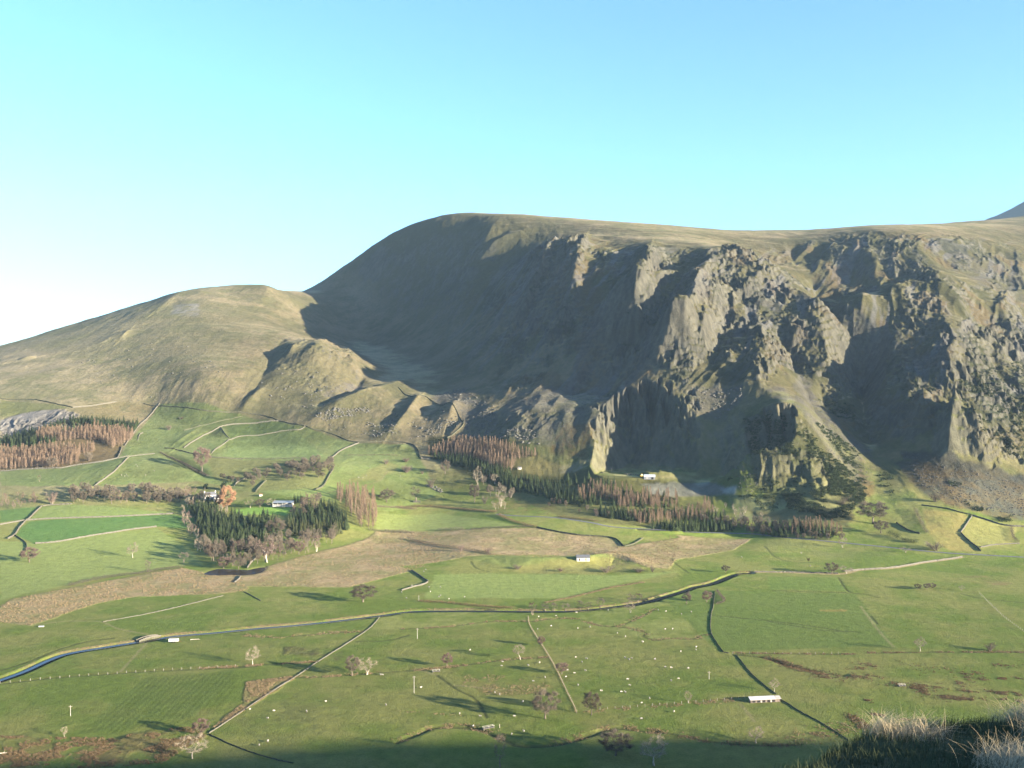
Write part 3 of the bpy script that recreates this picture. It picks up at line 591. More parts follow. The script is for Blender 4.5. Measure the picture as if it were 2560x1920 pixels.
def leaf_mat(name, col, var=.3, rnd=.25, tr=0):
    """foliage or twigs: base colour varies from plant to plant and through the crown"""
    m, nt, b = node_mat(name); oi = nt.nodes.new('ShaderNodeObjectInfo'); n = noise(nt, .6, 3, .6, geo_pos(nt))
    r = ramp(nt, n.outputs[0], [(.3, tuple(v * (1 - var) for v in col)), (.7, tuple(v * (1 + var) for v in col))])
    k = math_(nt, 'ADD', math_(nt, 'MULTIPLY', oi.outputs['Random'], 2 * rnd), 1 - rnd); cc = nt.nodes.new('ShaderNodeCombineColor')
    for q in range(3): nt.links.new(k, cc.inputs[q])
    mx = nt.nodes.new('ShaderNodeMix'); mx.data_type = 'RGBA'; mx.blend_type = 'MULTIPLY'; mx.inputs[0].default_value = 1
    nt.links.new(r.outputs[0], mx.inputs[6]); nt.links.new(cc.outputs[0], mx.inputs[7]); nt.links.new(mx.outputs[2], b.inputs['Base Color']); return m
M = dict(
    bark=leaf_mat('bark', (.12, .10, .08), .25, .3), bark_pale=leaf_mat('pale_bark', (.30, .27, .22), .2, .1), twig=leaf_mat('twigs', (.088, .074, .056), .25, .3), twig_red=leaf_mat('reddish_twigs', (.112, .080, .066), .25, .2),
    twig_pale=leaf_mat('pale_twigs', (.17, .145, .105), .25, .2), copper=leaf_mat('copper_leaves', (.25, .145, .085), .3, .15), larch=leaf_mat('larch_twigs', (.172, .122, .084), .25, .28), spruce=leaf_mat('spruce_needles', (.044, .062, .026), .35, .3),
    olive=leaf_mat('olive_needles', (.060, .068, .030), .35, .3), yew=leaf_mat('yew_needles', (.016, .026, .014), .3, .1), juniper=leaf_mat('juniper', (.026, .037, .017), .4, 0), rush=leaf_mat('rushes', (.160, .120, .070), .35, 0), brack=leaf_mat('bracken', (.108, .076, .044), .35, 0),
    tuss=leaf_mat('straw_blades', (.34, .275, .165), .25, 0), greenblade=leaf_mat('green_blades', (.05, .06, .03), .35, 0), wool=tint('wool', (.28, .265, .23), .08, 3), face=tint('sheep_face', (.10, .09, .08), .1, 3),
    stone=tint('wall_stone', (.085, .080, .066), .35, 1.6, .12), stone_dark=tint('mossy_and_shaded_stone', (.06, .06, .04), .4, 1.4, .12), boulder=tint('boulder_stone', (.072, .07, .062), .3, .6, .1), slate=tint('slate', (.08, .085, .095), .25, 1.2), render=tint('limewash', (.42, .41, .38), .06, .8),
    iron=tint('pale_roof_sheet', (.30, .31, .32), .12, .7, 0, .3, .6), iron_blue=tint('blue_roof_sheet', (.17, .20, .22), .12, .7, 0, .3, .6), dark=tint('dark_opening', (.02, .02, .02), .2, 1), wood=tint('weathered_wood', (.22, .18, .13), .3, 2), timber_grey=tint('grey_boards', (.26, .25, .23), .25, 1), glass=tint('pane', (.35, .40, .40), .1, 1, 0, .5, .15), asphalt=tint('asphalt', (.11, .115, .12), .18, .4), yellow=tint('yellow_paint', (.55, .36, .05), .1, 1), rust=tint('rusty_steel', (.18, .09, .05), .3, 1))

# water: clear and smooth, it mirrors the sky
def water_mat(name, col):
    m, nt, b = node_mat(name); b.inputs['Base Color'].default_value = (*col, 1); b.inputs['Roughness'].default_value = .22; b.inputs['Specular IOR Level'].default_value = .3; b.inputs['IOR'].default_value = 1.33
    n = noise(nt, .8, 2, .5, geo_pos(nt)); bp = nt.nodes.new('ShaderNodeBump'); bp.inputs['Strength'].default_value = .15; bp.inputs['Distance'].default_value = .1; nt.links.new(n.outputs[0], bp.inputs['Height']); nt.links.new(bp.outputs[0], b.inputs['Normal']); return m
def strip(name, line, half, z, mat, kind='structure'):
    d = np.gradient(line[:, :2], axis=0); d /= np.linalg.norm(d, axis=1, keepdims=True); nrm = np.stack([-d[:, 1], d[:, 0]], 1)
    L = np.concatenate([line[:, :2] + nrm * half, z[:, None]], 1); R = np.concatenate([line[:, :2] - nrm * half, z[:, None]], 1); V = np.stack([R, L], 1).reshape(-1, 3); k = np.arange(len(line) - 1) * 2
    me = tri_mesh(name, V, np.stack([k, k + 2, k + 3, k + 1], 1), mat); o = link(name, me); o['kind'] = kind; return o
sm = lambda z, n: np.convolve(np.pad(z, n, 'edge'), np.ones(2 * n + 1) / (2 * n + 1), 'valid')
strip('river', river_line, 1.7, sm(river_line[:, 2], 10) - .42, water_mat('beck_water', (.015, .02, .02)))
strip('road', road_line, 2.7, road_line[:, 2] + .02, M['asphalt'])
pg = pond_g.copy(); pc = pg[:, :2].mean(0); w0 = [(pc[0] + (x - pc[0]) * 1.03, pc[1] + (y - pc[1]) * 1.06, pz - .12) for x, y in pg[:, :2]]
sheet('pond', w0, water_mat('pond_water', (.012, .010, .007)))

# ------------------------------------------------------------------ plants
def bare_tree(seed, cz=.62, rx=.40, rz=.38, fork=.26, nt_=60, per=50, lean=0, stems=1, tw=.0085, pts=None):
    """a leafless broadleaf of unit height: (trunk and limbs, crown of fine twigs)"""
    rs = np.random.default_rng(seed); mb = MB(); roots = []
    for s in range(stems):
        a = rs.uniform(0, 6.28); off = np.array([math.cos(a), math.sin(a), 0]) * (.04 * s); f = np.array([lean * fork, 0, fork]) + off * 2.2 + rs.normal(0, .012, 3); mid = (off + f) / 2 + rs.normal(0, .01, 3); r = .021 / math.sqrt(stems)
        mb.tube(off - np.array([0, 0, .02]), mid, r * 1.35, r, 6); mb.tube(mid, f, r, r * .85, 6); roots.append((f, r * .85))
    nodes = list(roots); T = []
    while len(T) < nt_:
        p = rs.normal(size=3); p /= np.linalg.norm(p); p *= rs.uniform(.45, 1) ** .6; p = np.array([p[0] * rx + lean * .5, p[1] * rx, cz + p[2] * rz])
        if p[2] > fork * .8: T.append(p)
    T.sort(key=lambda p: np.linalg.norm(p - roots[0][0])); SP, SD = [], []
    for p in T:
        c = [np.linalg.norm(p - q[0]) + .25 * max(0, q[0][2] - p[2]) for q in nodes]; k = int(np.argmin(c)); q, r = nodes[k]; m = (p + q) / 2 + rs.normal(0, .018, 3) + np.array([0, 0, .012]); r1 = max(r * .62, .0028)
        mb.tube(q, m, r1, r1 * .8, 4); mb.tube(m, p, r1 * .8, r1 * .5, 4); nodes += [(m, r1 * .8), (p, r1 * .55)]
        d = (p - np.array([lean * .4, 0, fork + .1])); d /= np.linalg.norm(d) + 1e-6
        for o in (p, m):
            n = per if o is p else per // 2; dd = rs.normal(0, .75, (n, 3)) + d * .9 + np.array([0, 0, .25]); st = o + rs.normal(0, .030, (n, 3)); SP.append(st); SD.append(dd)
    SP, SD = np.concatenate(SP), np.concatenate(SD); V, Fc = slivers(SP, SD, rs.uniform(.05, .11, len(SP)), tw * rs.uniform(.7, 1.3, len(SP)), rs); return mb, V, Fc
def larch(seed):
    rs = np.random.default_rng(seed); mb = MB(); mb.tube((0, 0, -.02), (0, 0, .98), .013, .002, 5); P, D = [], []
    for z in np.linspace(.14, .99, 34):
        R = .150 * (1 - z) ** .95 + .010
        for k in range(6):
            a = rs.uniform(0, 6.28); L = R * rs.uniform(.65, 1.15); e = np.array([math.cos(a), math.sin(a), .12 + .5 * z]); 
            for t in np.linspace(.1, 1, 5): P.append(np.array([0, 0, z]) + e * L * t + rs.normal(0, .004, 3)); D.append(np.array([math.cos(a) * .5, math.sin(a) * .5, rs.uniform(-.6, .5)]) + rs.normal(0, .35, 3))
    V, Fc = slivers(P, D, rs.uniform(.03, .065, len(P)), rs.uniform(.007, .013, len(P)), rs); return mb, V, Fc
def spruce(seed, wide=.19):
    rs = np.random.default_rng(seed); mb = MB(); mb.tube((0, 0, -.02), (0, 0, .95), .014, .003, 5); V = []
    for z in np.linspace(.07, .985, 24):
        R = wide * (1 - z) ** .85 + .014; n = 9 if z < .7 else 6
        for k in range(n):
            a = rs.uniform(0, 6.28); L = R * rs.uniform(.65, 1.15); c, s = math.cos(a), math.sin(a); h = L * rs.uniform(.24, .42); dr = rs.uniform(.02, .25) * L; up = rs.uniform(.01, .03)
            for q in (.35, .7, 1.0):
                w = h * (1.15 - .6 * q); b = L * q; V += [(c * b * .3, s * b * .3, z + up), (c * b * .75 - s * w, s * b * .75 + c * w, z - dr * q - .012), (c * b, s * b, z - dr * q + .006), (c * b * .75 + s * w, s * b * .75 - c * w, z - dr * q - .012)]
    return mb, np.array(V), np.arange(len(V)).reshape(-1, 4)
def bush(seed, n=420, flat=.8, base=.0, leaf=.085):
    """dense evergreen: small leaf faces through an uneven mound of unit width"""
    rs = np.random.default_rng(seed); C = rs.normal(0, .24, (7, 3)); C[:, 2] = np.abs(C[:, 2]) * flat + .22; k = rs.integers(0, 7, n); u = rs.normal(size=(n, 3)); u /= np.linalg.norm(u, axis=1, keepdims=True)
    P = C[k] + u * rs.uniform(.10, .27, n)[:, None]; P[:, 2] = np.maximum(P[:, 2], base + rs.uniform(0, .08, n)); d = u + rs.normal(0, .5, (n, 3)); d[:, 2] += .3; return slivers(P, d, leaf * rs.uniform(.8, 1.6, n), leaf * rs.uniform(.7, 1.2, n), rs)
def thicket(seed, n=900):
    """leafless shrub of unit height: many stems and twigs fanning from the ground"""
    rs = np.random.default_rng(seed); mb = MB(); P, D = [], []
    for k in range(13):
        a = rs.uniform(0, 6.28); e = np.array([math.cos(a) * rs.uniform(.1, .5), math.sin(a) * rs.uniform(.1, .5), rs.uniform(.55, .95)]); mb.tube((e[0] * .15, e[1] * .15, -.04), e * .6, .014, .009, 4); mb.tube(e * .6, e, .009, .004, 4)
        m = n // 13; t = rs.uniform(.25, 1, m); P.append(e * t[:, None] + rs.normal(0, .06, (m, 3))); D.append(e * .6 + rs.normal(0, .6, (m, 3)) + np.array([0, 0, .2]))
    P, D = np.concatenate(P), np.concatenate(D); P[:, 2] = np.abs(P[:, 2]); V, Fc = slivers(P, D, rs.uniform(.08, .2, len(P)), rs.uniform(.008, .014, len(P)), rs); return mb, V, Fc
PROTO = {}
def proto(kind, gens, bark, leaf):
    PROTO[kind] = [(g[0].mesh('trunk', bark) if g[0] else None, tri_mesh('crown', g[1], g[2], leaf)) for g in gens]
oaks = [bare_tree(10 + k, .62 + .02 * (k % 2), .36 + .03 * (k % 3), .37, .24 + .03 * (k % 3)) for k in range(5)]
proto('oak', oaks, M['bark'], M['twig']); proto('red', [bare_tree(30 + k, .6, .38, .38, .22) for k in range(3)], M['bark'], M['twig_red'])
proto('pale', [bare_tree(40 + k, .62, .40, .36, .22, 40, 20, stems=1 + k % 2) for k in range(3)], M['bark_pale'], M['twig_pale'])
proto('lean', [bare_tree(50, .66, .34, .32, .30, 40, 20, lean=-.22)], M['bark_pale'], M['twig_pale'])
proto('alder', [bare_tree(60 + k, .62, .20, .37, .3, 26, 15, stems=1 + k % 2) for k in range(3)], M['bark'], M['twig'])
proto('birch', [bare_tree(65 + k, .62, .22, .37, .4, 30, 18, stems=2) for k in range(2)], M['bark_pale'], M['twig_red'])
proto('beech', [bare_tree(70 + k, .55, .36, .43, .15, 60, 60, tw=.012) for k in range(2)], M['bark'], M['copper'])
proto('shrub', [thicket(80 + k) for k in range(4)], M['bark'], M['twig']); proto('redshrub', [thicket(85 + k) for k in range(3)], M['bark'], M['twig_red'])
def merged(gens, bark, leaf, name):
    out = []
    for mb, V, Fc in gens:
        k = len(mb.v); Vv = np.concatenate([np.array([tuple(p) for p in mb.v]), V]); fs = list(mb.f) + [tuple(q) for q in (Fc + k)]
        me = bpy.data.meshes.new(name); me.from_pydata([tuple(p) for p in Vv], [], fs); me.materials.append(bark); me.materials.append(leaf)
        me.polygons.foreach_set('material_index', np.array([0] * len(mb.f) + [1] * len(Fc), np.int32)); me.update(); out.append(me)
    return out
LARCH = merged([larch(90 + k) for k in range(5)], M['bark'], M['larch'], 'larch_tree'); SPRUCE = merged([spruce(100 + k, .17 + .02 * (k % 3)) for k in range(5)], M['bark'], M['spruce'], 'spruce_tree'); PINE = merged([spruce(110 + k, .17) for k in range(3)], M['bark'], M['olive'], 'spruce_tree')
BARE_FAR = merged(oaks[:4], M['bark'], M['twig'], 'bare_tree'); ALDER_FAR = merged([bare_tree(120 + k, .60, .25, .40, .2, 30, 18) for k in range(3)], M['bark'], M['twig'], 'bare_tree')
RED_FAR = merged([bare_tree(130 + k, .6, .32, .4, .18, 34, 20) for k in range(3)], M['bark'], M['twig_red'], 'bare_tree'); PALE_FAR = merged([bare_tree(140 + k, .6, .34, .4, .2, 34, 22) for k in range(3)], M['bark_pale'], M['twig_pale'], 'bare_tree')
YEW = [tri_mesh('crown', *bush(150 + k, 900, 1.6, leaf=.10), M['yew']) for k in range(2)]
R = random.Random(5)
def gz(x, y): return float(height(x, y)[0])
def plant(crop, base, top, width, kind, label, cat='tree', name=None, group=None):
    """one tree with its trunk and crown, sized from its foot, top and breadth in a crop"""
    g = unproject(crop(base))[0]; b, t, w0, w1 = crop(base, (base[0], top), (base[0] - width / 2, base[1]), (base[0] + width / 2, base[1])); h = abs(b[1] - t[1]) * g[1] / F; wd = abs(w1[0] - w0[0]) * g[1] / F
    tr, cr = R.choice(PROTO[kind]); base_w = {'oak': .82, 'red': .84, 'pale': .86, 'lean': .8, 'alder': .46, 'birch': .5, 'beech': .85, 'shrub': 1.05, 'redshrub': 1.05}[kind]
    s = wd / base_w; o = empty(name or ('shrub' if 'shrub' in kind else 'bare_tree'), (g[0], g[1], gz(g[0], g[1])), 0 if kind == 'lean' else R.uniform(0, 6.28), (s, s, h)); tag(o, label, cat, group)
    link('trunk', tr, o); link('crown', cr, o); return o
def scatter(pts, n, mind, seed):
    g = unproject(pts)[:, :2]; rs = np.random.default_rng(seed); lo, hi = g.min(0), g.max(0); out = []
    for _ in range(n * 60):
        p = rs.uniform(lo, hi)
        if inside(g, np.array([p[0]]), np.array([p[1]]))[0] and all((p[0] - q[0]) ** 2 + (p[1] - q[1]) ** 2 > mind ** 2 for q in out):
            out.append(p)
            if len(out) >= n: break
    return out
COUNT = {}
MASS = {}
def grove(pts, n, mind, seed, meshes, name, hm, wf, label, group, cat='tree', more=0):
    k = 0; spots_ = sorted(scatter(pts, n + more, mind, seed), key=lambda q: q[1]) if more else scatter(pts, n, mind, seed)
    for x, y in spots_[n:]: h = R.uniform(*hm); MASS.setdefault(name, []).append((R.choice(meshes), x, y, h * R.uniform(*wf), h, R.uniform(0, 6.28)))
    for x, y in spots_[:n]:
        h = R.uniform(*hm); w = h * R.uniform(*wf); o = link(name, R.choice(meshes), None, (x, y, gz(x, y) - .1)); o.rotation_euler = (0, 0, R.uniform(0, 6.28)); o.scale = (w, w, h); tag(o, label, cat, group); k += 1
    COUNT[name] = COUNT.get(name, 0) + k
def masses(name, new, label):
    """the rest of a wood that reads as one mass"""
    V, Fc, Mi, k = [], [], [], 0; mats = MASS[name][0][0].materials
    for me, x, y, w, h, a in MASS[name]:
        n = len(me.vertices); v = np.empty(n * 3, np.float32); me.vertices.foreach_get('co', v); v = v.reshape(-1, 3); c, s = math.cos(a) * w, math.sin(a) * w
        V.append(np.stack([v[:, 0] * c - v[:, 1] * s + x, v[:, 0] * s + v[:, 1] * c + y, v[:, 2] * h + gz(x, y) - .1], 1))
        nl = len(me.loops); li = np.empty(nl, np.int32); me.loops.foreach_get('vertex_index', li); ls = np.empty(len(me.polygons), np.int32); me.polygons.foreach_get('loop_start', ls); mi = np.empty(len(me.polygons), np.int32); me.polygons.foreach_get('material_index', mi)
        Fc.append((li + k, ls)); Mi.append(mi); k += n
    me = bpy.data.meshes.new(new); V = np.concatenate(V); me.vertices.add(len(V)); me.vertices.foreach_set('co', V.astype(np.float32).ravel()); L = np.concatenate([f[0] for f in Fc]); off = np.cumsum([0] + [len(f[0]) for f in Fc[:-1]]); LS = np.concatenate([f[1] + o for f, o in zip(Fc, off)])
    me.loops.add(len(L)); me.loops.foreach_set('vertex_index', L); me.polygons.add(len(LS)); me.polygons.foreach_set('loop_start', LS.astype(np.int32)); me.polygons.foreach_set('material_index', np.concatenate(Mi)); me.update(calc_edges=True)
    for m in mats: me.materials.append(m)
    tag(link(new, me), label, None, None, 'stuff'); COUNT[new] = len(MASS[name])
print('prototypes', time.time() - T0)

# ------------------------------------------------------------------ dry-stone walls, hedges, fences
def resample(line, step):
    L = np.concatenate([[0], np.cumsum(np.hypot(*np.diff(line[:, :2], axis=0).T))]); s = np.arange(0, L[-1] + step * .5, step)
    return np.stack([np.interp(s, L, line[:, 0]), np.interp(s, L, line[:, 1])], 1)
def wall(pts, label, h=1.5, w=.85, mat='stone', name='stone_wall', cat='wall', group='dry stone walls', gap=0, seed=None):
    ln = resample(catmull(unproject(pts), n=6), 1.5); rs = np.random.default_rng(seed or int(abs(ln[0, 0] * 7 + ln[0, 1])) % 9999); ln += rs.normal(0, .10, ln.shape)
    z = height(ln[:, 0], ln[:, 1]); d = np.gradient(ln, axis=0); d /= np.linalg.norm(d, axis=1, keepdims=True) + 1e-9; nr = np.stack([-d[:, 1], d[:, 0]], 1); c = ln.mean(0); zc = z.mean(); mb = MB(); n = len(ln)
    hh = h * (1 + rs.normal(0, .09, n)); 
    if gap: hh *= np.clip(.25 + .9 * (fbm(np.arange(n) / 5, np.zeros(n), 3, seed or 3) + .55), .12, 1)
    prof = [(-.62, -.4), (-.56, .5), (-.36, .93), (-.12, 1.04), (.14, 1.02), (.36, .92), (.56, .5), (.62, -.4)]; m = len(prof); vs = []
    for i in range(n):
        for q, (a, b) in enumerate(prof):
            t = a * w + (rs.normal(0, .05) if 0 < q < m - 1 else 0); vs.append((ln[i, 0] + nr[i, 0] * t - c[0], ln[i, 1] + nr[i, 1] * t - c[1], z[i] - zc + (b * hh[i] if b > 0 else b) + (rs.normal(0, .05) if 0 < q < m - 1 else 0)))
    fs = [(i * m + q, (i + 1) * m + q, (i + 1) * m + q + 1, i * m + q + 1) for i in range(n - 1) for q in range(m - 1)] + [tuple(range(m)), tuple(range(n * m - 1, n * m - m - 1, -1))]
    o = mb.add(vs, fs).build(name, M[mat], None, (c[0], c[1], zc)); return tag(o, label, cat, group)
WALLS = [
 (D_((-20,50),(250,62),(430,92),(575,125)), 'dark stone wall along the moor edge above the pale quarry, at far left'),
 (D_((575,125),(760,105),(920,76)), 'pale stone wall rising right from the end of the dark moor edge wall'),
 (D_((1262,90),(1200,170),(1100,265),(1030,365),(985,425)), 'long pale stone wall climbing the hill beside the dark conifers of the left plantation'),
 (D_((962,435),(945,490),(928,524)), 'short pale stone wall closing the right end of the larch plantation clearing'),
 (D_((930,524),(860,540),(780,555),(600,580),(470,602),(300,606),(-20,624)), 'pale stone wall running along the foot of the left larch plantation'),
 (D_((1015,517),(960,572),(900,632),(820,692),(745,748)), 'pale curved stone wall on top of a shaded bank above the row of bare trees'),
 (E_((-130,30),(100,55),(350,85),(600,97),(800,122),(940,167),(1050,192),(1140,206)), 'thin dark stone wall between the green hill pasture and the straw moor'),
 (E_((190,380),(260,330),(350,277),(450,227),(520,202),(720,187),(940,167)), 'upper pale stone wall sweeping across the bright hill pasture'),
 (E_((405,425),(470,370),(560,312),(640,287),(850,267),(1000,242),(1090,237),(1150,209)), 'lower pale stone wall curving round the brightest hill pasture'),
 (E_((478,218),(510,262),(545,302)), 'short dark stone wall joining the upper and lower hill pasture walls'),
 (E_((1150,209),(1200,231),(1290,247),(1400,287),(1480,322),(1570,337)), 'dark stone wall dividing the bouldery slope from the hill pasture'),
 (E_((1570,341),(1470,381),(1400,421),(1358,457)), 'pale stone wall going down from the wall corner to the grey wood'),
 (E_((1375,545),(1330,610),(1290,680),(1220,716)), 'dark stone wall along the right edge of the grey bare wood'),
 (E_((1575,337),(1640,335),(1800,333),(1960,346),(2030,386),(2055,452)), 'dark stone wall curving along the foot of the bouldery slope to the sheepfold'),
 (B_((655,1082),(740,1130),(830,1150),(960,1180),(990,1240),(1015,1285),(960,1340),(925,1360)), 'dark winding stone wall climbing the bouldery slope towards the shadow of the fell'),
 (B_((990,1345),(1060,1355),(1180,1370)), 'short dark stone wall along the top of the central larch plantation'),
 (D_((1270,480),(1400,540),(1540,605),(1640,660)), 'dark stone wall on the lower side of the sunken lane'),
 (D_((1300,445),(1400,460),(1530,490),(1700,520),(1920,530)), 'dark stone wall on the upper side of the sunken lane'),
 (D_((935,524),(1100,500),(1220,487)), 'low pale stone wall along the crest of the sheep pasture'),
 (D_((330,902),(280,950),(230,1000),(205,1015)), 'short pale stone wall falling left of the straw coloured strip field'),
 (D_((-20,1053),(205,1016),(500,999),(900,986),(1370,963)), 'straight pale stone wall along the top of the emerald field'),
 (D_((205,1017),(150,1077),(115,1130),(60,1162)), 'pale bent stone wall at the left end of the emerald field'),
 (D_((118,1133),(190,1182),(210,1215),(200,1260),(170,1300)), 'dark stone wall below the emerald field, beside the pinkish tree'),
 (D_((280,1199),(450,1186),(700,1141),(900,1111),(1050,1086),(1240,1066)), 'pale stone wall along the bottom of the emerald field'),
 (D_((335,903),(400,893),(570,886)), 'pale stone wall below the clump of bare trees at left'),
 (E_((585,682),(620,646),(720,601)), 'short dark wall with a pale end beside the yew above the house'),
 (E_((755,727),(790,686),(840,636)), 'dark straight wall at the left end of the grey bare wood'),
 (k_((1592,668),(1530,760),(1450,875)), 'bright stone wall falling between the two yellow fields at right'),
 (k_((1455,882),(1560,985),(1640,1045),(1695,1100)), 'dark stone wall running down to the road at right'),
 (k_((980,545),(1280,585),(1440,630),(1585,662)), 'mossy stone wall along the top of the yellow field below the screes'),
 (k_((1600,672),(1780,728),(2000,790),(2212,805)), 'pale topped stone wall along the upper edge of the far right field'),
 (k_((1690,1050),(1880,1020),(2160,1005)), 'low pale stone wall on the lower edge of the far right field'),
 (k_((680,760),(760,815),(850,860),(960,890)), 'thin dark curved wall on the slope above the black hedge'),
 (F_((1080,882),(1200,908),(1400,942),(1680,967),(1770,1032)), 'dark stone wall crossing the rushy pasture behind the barn'),
 (F_((1775,1032),(1850,1010),(1920,965)), 'faint low wall across the rushes right of the long dark wall'),
 (d_((915,250),(905,360),(885,450),(885,570),(930,660),(985,735)), 'mossy wall along the left side of the large right hand meadow'),
 (d_((990,738),(1030,746)), 'short pale stone wall end where three meadow boundaries meet'),
 (d_((1080,760),(1200,900),(1300,990),(1405,1072)), 'mossy wall running down to the white roofed shed'),
 (d_((1440,1112),(1600,1212),(1750,1292),(1880,1372),(1985,1442)), 'mossy wall running from the white roofed shed towards the grassy knoll'),
 (b_((1450,452),(1360,537),(1210,642),(1010,767),(940,812)), 'pale straight stone wall climbing from the beck past the dark mud patch'),
 (b_((935,815),(850,872),(750,942),(600,1032),(480,1112),(300,1232),(72,1382)), 'pale stone wall along the right side of the rush strip'),
 (b_((70,1392),(200,1452),(400,1532),(600,1592),(745,1622)), 'dark stone wall running into the shadow at the bottom of the valley'),
 (f_((758,938),(800,880),(872,815)), 'short pale wall standing by the dark pond'),
 (l_((1030,1530),(1090,1480),(1115,1440)), 'short dark wall in the reeds below the pond'),
 (a_((820,494),(1000,462),(1200,425),(1500,355),(1780,285)), 'pale low wall along the top of the green riverside field'),
 (b_((355,255),(420,290),(485,325)), 'short pale wall between two riverside fields, left of the round tree'),
 (c_((95,85),(140,115),(190,150),(222,172),(190,195),(110,215),(10,245)), 'hooked low wall round the small reed field'),
 (H_((560,1215),(700,1200),(1000,1180),(1300,1130),(1640,1082)), 'pale straight stone wall leading from the beck up to the road at right'),
 (d_((1230,96),(1500,99),(1700,103),(1900,110)), 'low pale wall on the far side of the large right hand meadow'),
]
for p, lab in WALLS:
    dark = 'dark' in lab[:9] or 'mossy' in lab or 'faint' in lab  # shaded sides of walls are painted by the darker stone; mossy walls share it
    near = unproject(p)[:, 1].mean() < 820; wall(p, lab, .42 if near else 1.0 if 'low' in lab or 'faint' in lab else 1.4, .45 if near else .75, 'stone_dark' if dark else 'stone')
wall(i_((1050,250),(1300,300),(1500,330)) if 0 else D_((1130,325),(1105,335),(1085,385)), 'broken bit of pale wall standing alone in the upper hill pasture', 1.3, .8, 'stone', gap=1, seed=5)
wall(E_((190,240),(330,200),(480,165),(650,128)), 'tumbled line of stones crossing the upper hill pasture', .9, .9, 'stone_dark', gap=1, seed=9)
def hedge(pts, label, h, w, mat, dens=38, cat='hedge', name='hedge', group=None, leaf=(.35, .8), seed=3):
    ln = resample(catmull(unproject(pts), n=6), .8); rs = np.random.default_rng(seed); n = int(len(ln) * dens * .8); k = rs.integers(0, len(ln) - 1, n); t = rs.uniform(0, 1, n)[:, None]; p = ln[k] * (1 - t) + ln[k + 1] * t + rs.normal(0, w * .33, (n, 2))
    hv = h * (1 + .5 * fbm(p[:, 0] / 5, p[:, 1] / 5, 3, seed)); z = height(p[:, 0], p[:, 1]) + rs.uniform(0, 1, n) ** .8 * np.maximum(hv, .3); c = p.mean(0); zc = z.mean(); P = np.stack([p[:, 0] - c[0], p[:, 1] - c[1], z - zc], 1); D = rs.normal(0, .6, (n, 3)) + np.array([0, 0, .5])
    V, Fc = slivers(P, D, rs.uniform(*leaf, n), rs.uniform(.08, .2, n), rs); return tag(link(name, tri_mesh(name, V, Fc, M[mat]), None, (c[0], c[1], zc)), label, cat, group)
hedge(F_((-30,722),(200,715),(400,730),(560,745),(760,760)), 'long brown bracken hedge below the bright hill pastures', 1.7, 5, 'brack', 90, seed=11)
hedge(F_((780,782),(860,822),(950,852),(1080,882)), 'brown hedge bank slanting down from the scrub to the rushy pasture', 2.0, 3.5, 'brack', 80, seed=12)
hedge(F_((-120,912),(60,915)), 'dark leafless hedge at the right edge of the larch clump', 2.4, 3, 'twig', 60, seed=13)
hedge(F_((300,905),(500,900)), 'clump of dark leafless hedge on the near edge of the pale field', 2.6, 3, 'twig', 60, seed=14)
hedge(F_((560,900),(700,888),(900,880),(1060,878)), 'thin leafless hedge meeting the brown hedge bank', 1.8, 2.2, 'twig', 50, seed=15)
hedge(F_((60,972),(200,1005),(330,1030),(470,1050),(640,1078),(720,1095)), 'dark hedge crossing the reed bed towards the green mound', 2.2, 2.6, 'twig', 60, seed=16)
hedge(D_((540,1535),(700,1498),(900,1462),(1150,1430),(1300,1405),(1450,1385)), 'leafless hedge between the pale left field and the reed bed', 2.2, 3, 'twig', 60, seed=17)
hedge(E_((1650,1030),(1800,1045),(2000,1050)), 'dark hedge at the foot of the larch clump by the reed bed', 2.0, 2.5, 'twig', 50, seed=18)
hedge(E_((1720,845),(1860,855),(2030,865)), 'dark hedge joining the larch clump to the brown bracken hedge', 2.2, 3, 'twig_red', 60, seed=19)
hedge(E_((1480,440),(1650,438),(1750,436),(1880,440)), 'broken line of bushes across the central hill pasture', 1.3, 2, 'twig_red', 22, seed=20)
hedge(E_((660,465),(780,470),(900,470),(1060,462),(1160,462)), 'bushy hedge along the bottom of the brightest hill pasture', 2.2, 3, 'twig', 40, seed=21)
hedge(E_((0,415),(100,462),(200,512),(300,572),(390,607)), 'dark bushes lining the sunken lane', 1.8, 2.4, 'twig', 40, seed=22)
hedge(F_((1250,800),(1400,815),(1560,835)), 'brown scrub along the verge of the road', 1.6, 3, 'brack', 50, seed=23)
hedge(k_((570,905),(640,920),(720,950)), 'black evergreen hedge, left half, above the roadside meadow', 4.0, 4, 'yew', 130, seed=24)
hedge(k_((740,965),(830,985),(925,1000)), 'black evergreen hedge, right half, above the roadside meadow', 3.3, 4, 'yew', 130, seed=25)
hedge(k_((900,600),(960,720),(1010,830),(1060,890)), 'line of dark bushes down the little ravine beside the yellow field', 3.0, 4, 'twig', 60, seed=26)
hedge(k_((2060,815),(2070,890),(2100,960),(2150,1000)), 'dark bushes across the far right field', 2.6, 3, 'twig', 60, seed=27)
hedge(c_((150,330),(400,345),(640,370),(900,385)), 'brown thicket of reeds and brambles on the far bank of the beck', 1.3, 5, 'brack', 55, seed=28)
hedge(c_((1150,345),(1350,305),(1500,270),(1700,220),(1950,180)), 'pale grassy bank slanting up from the beck through the riverside field', .7, 2.5, 'rush', 50, seed=29)
hedge(d_((930,250),(960,285),(990,330),(930,355)), 'dark bushes at the top corner of the large right hand meadow', 1.5, 2, 'twig', 50, seed=30)
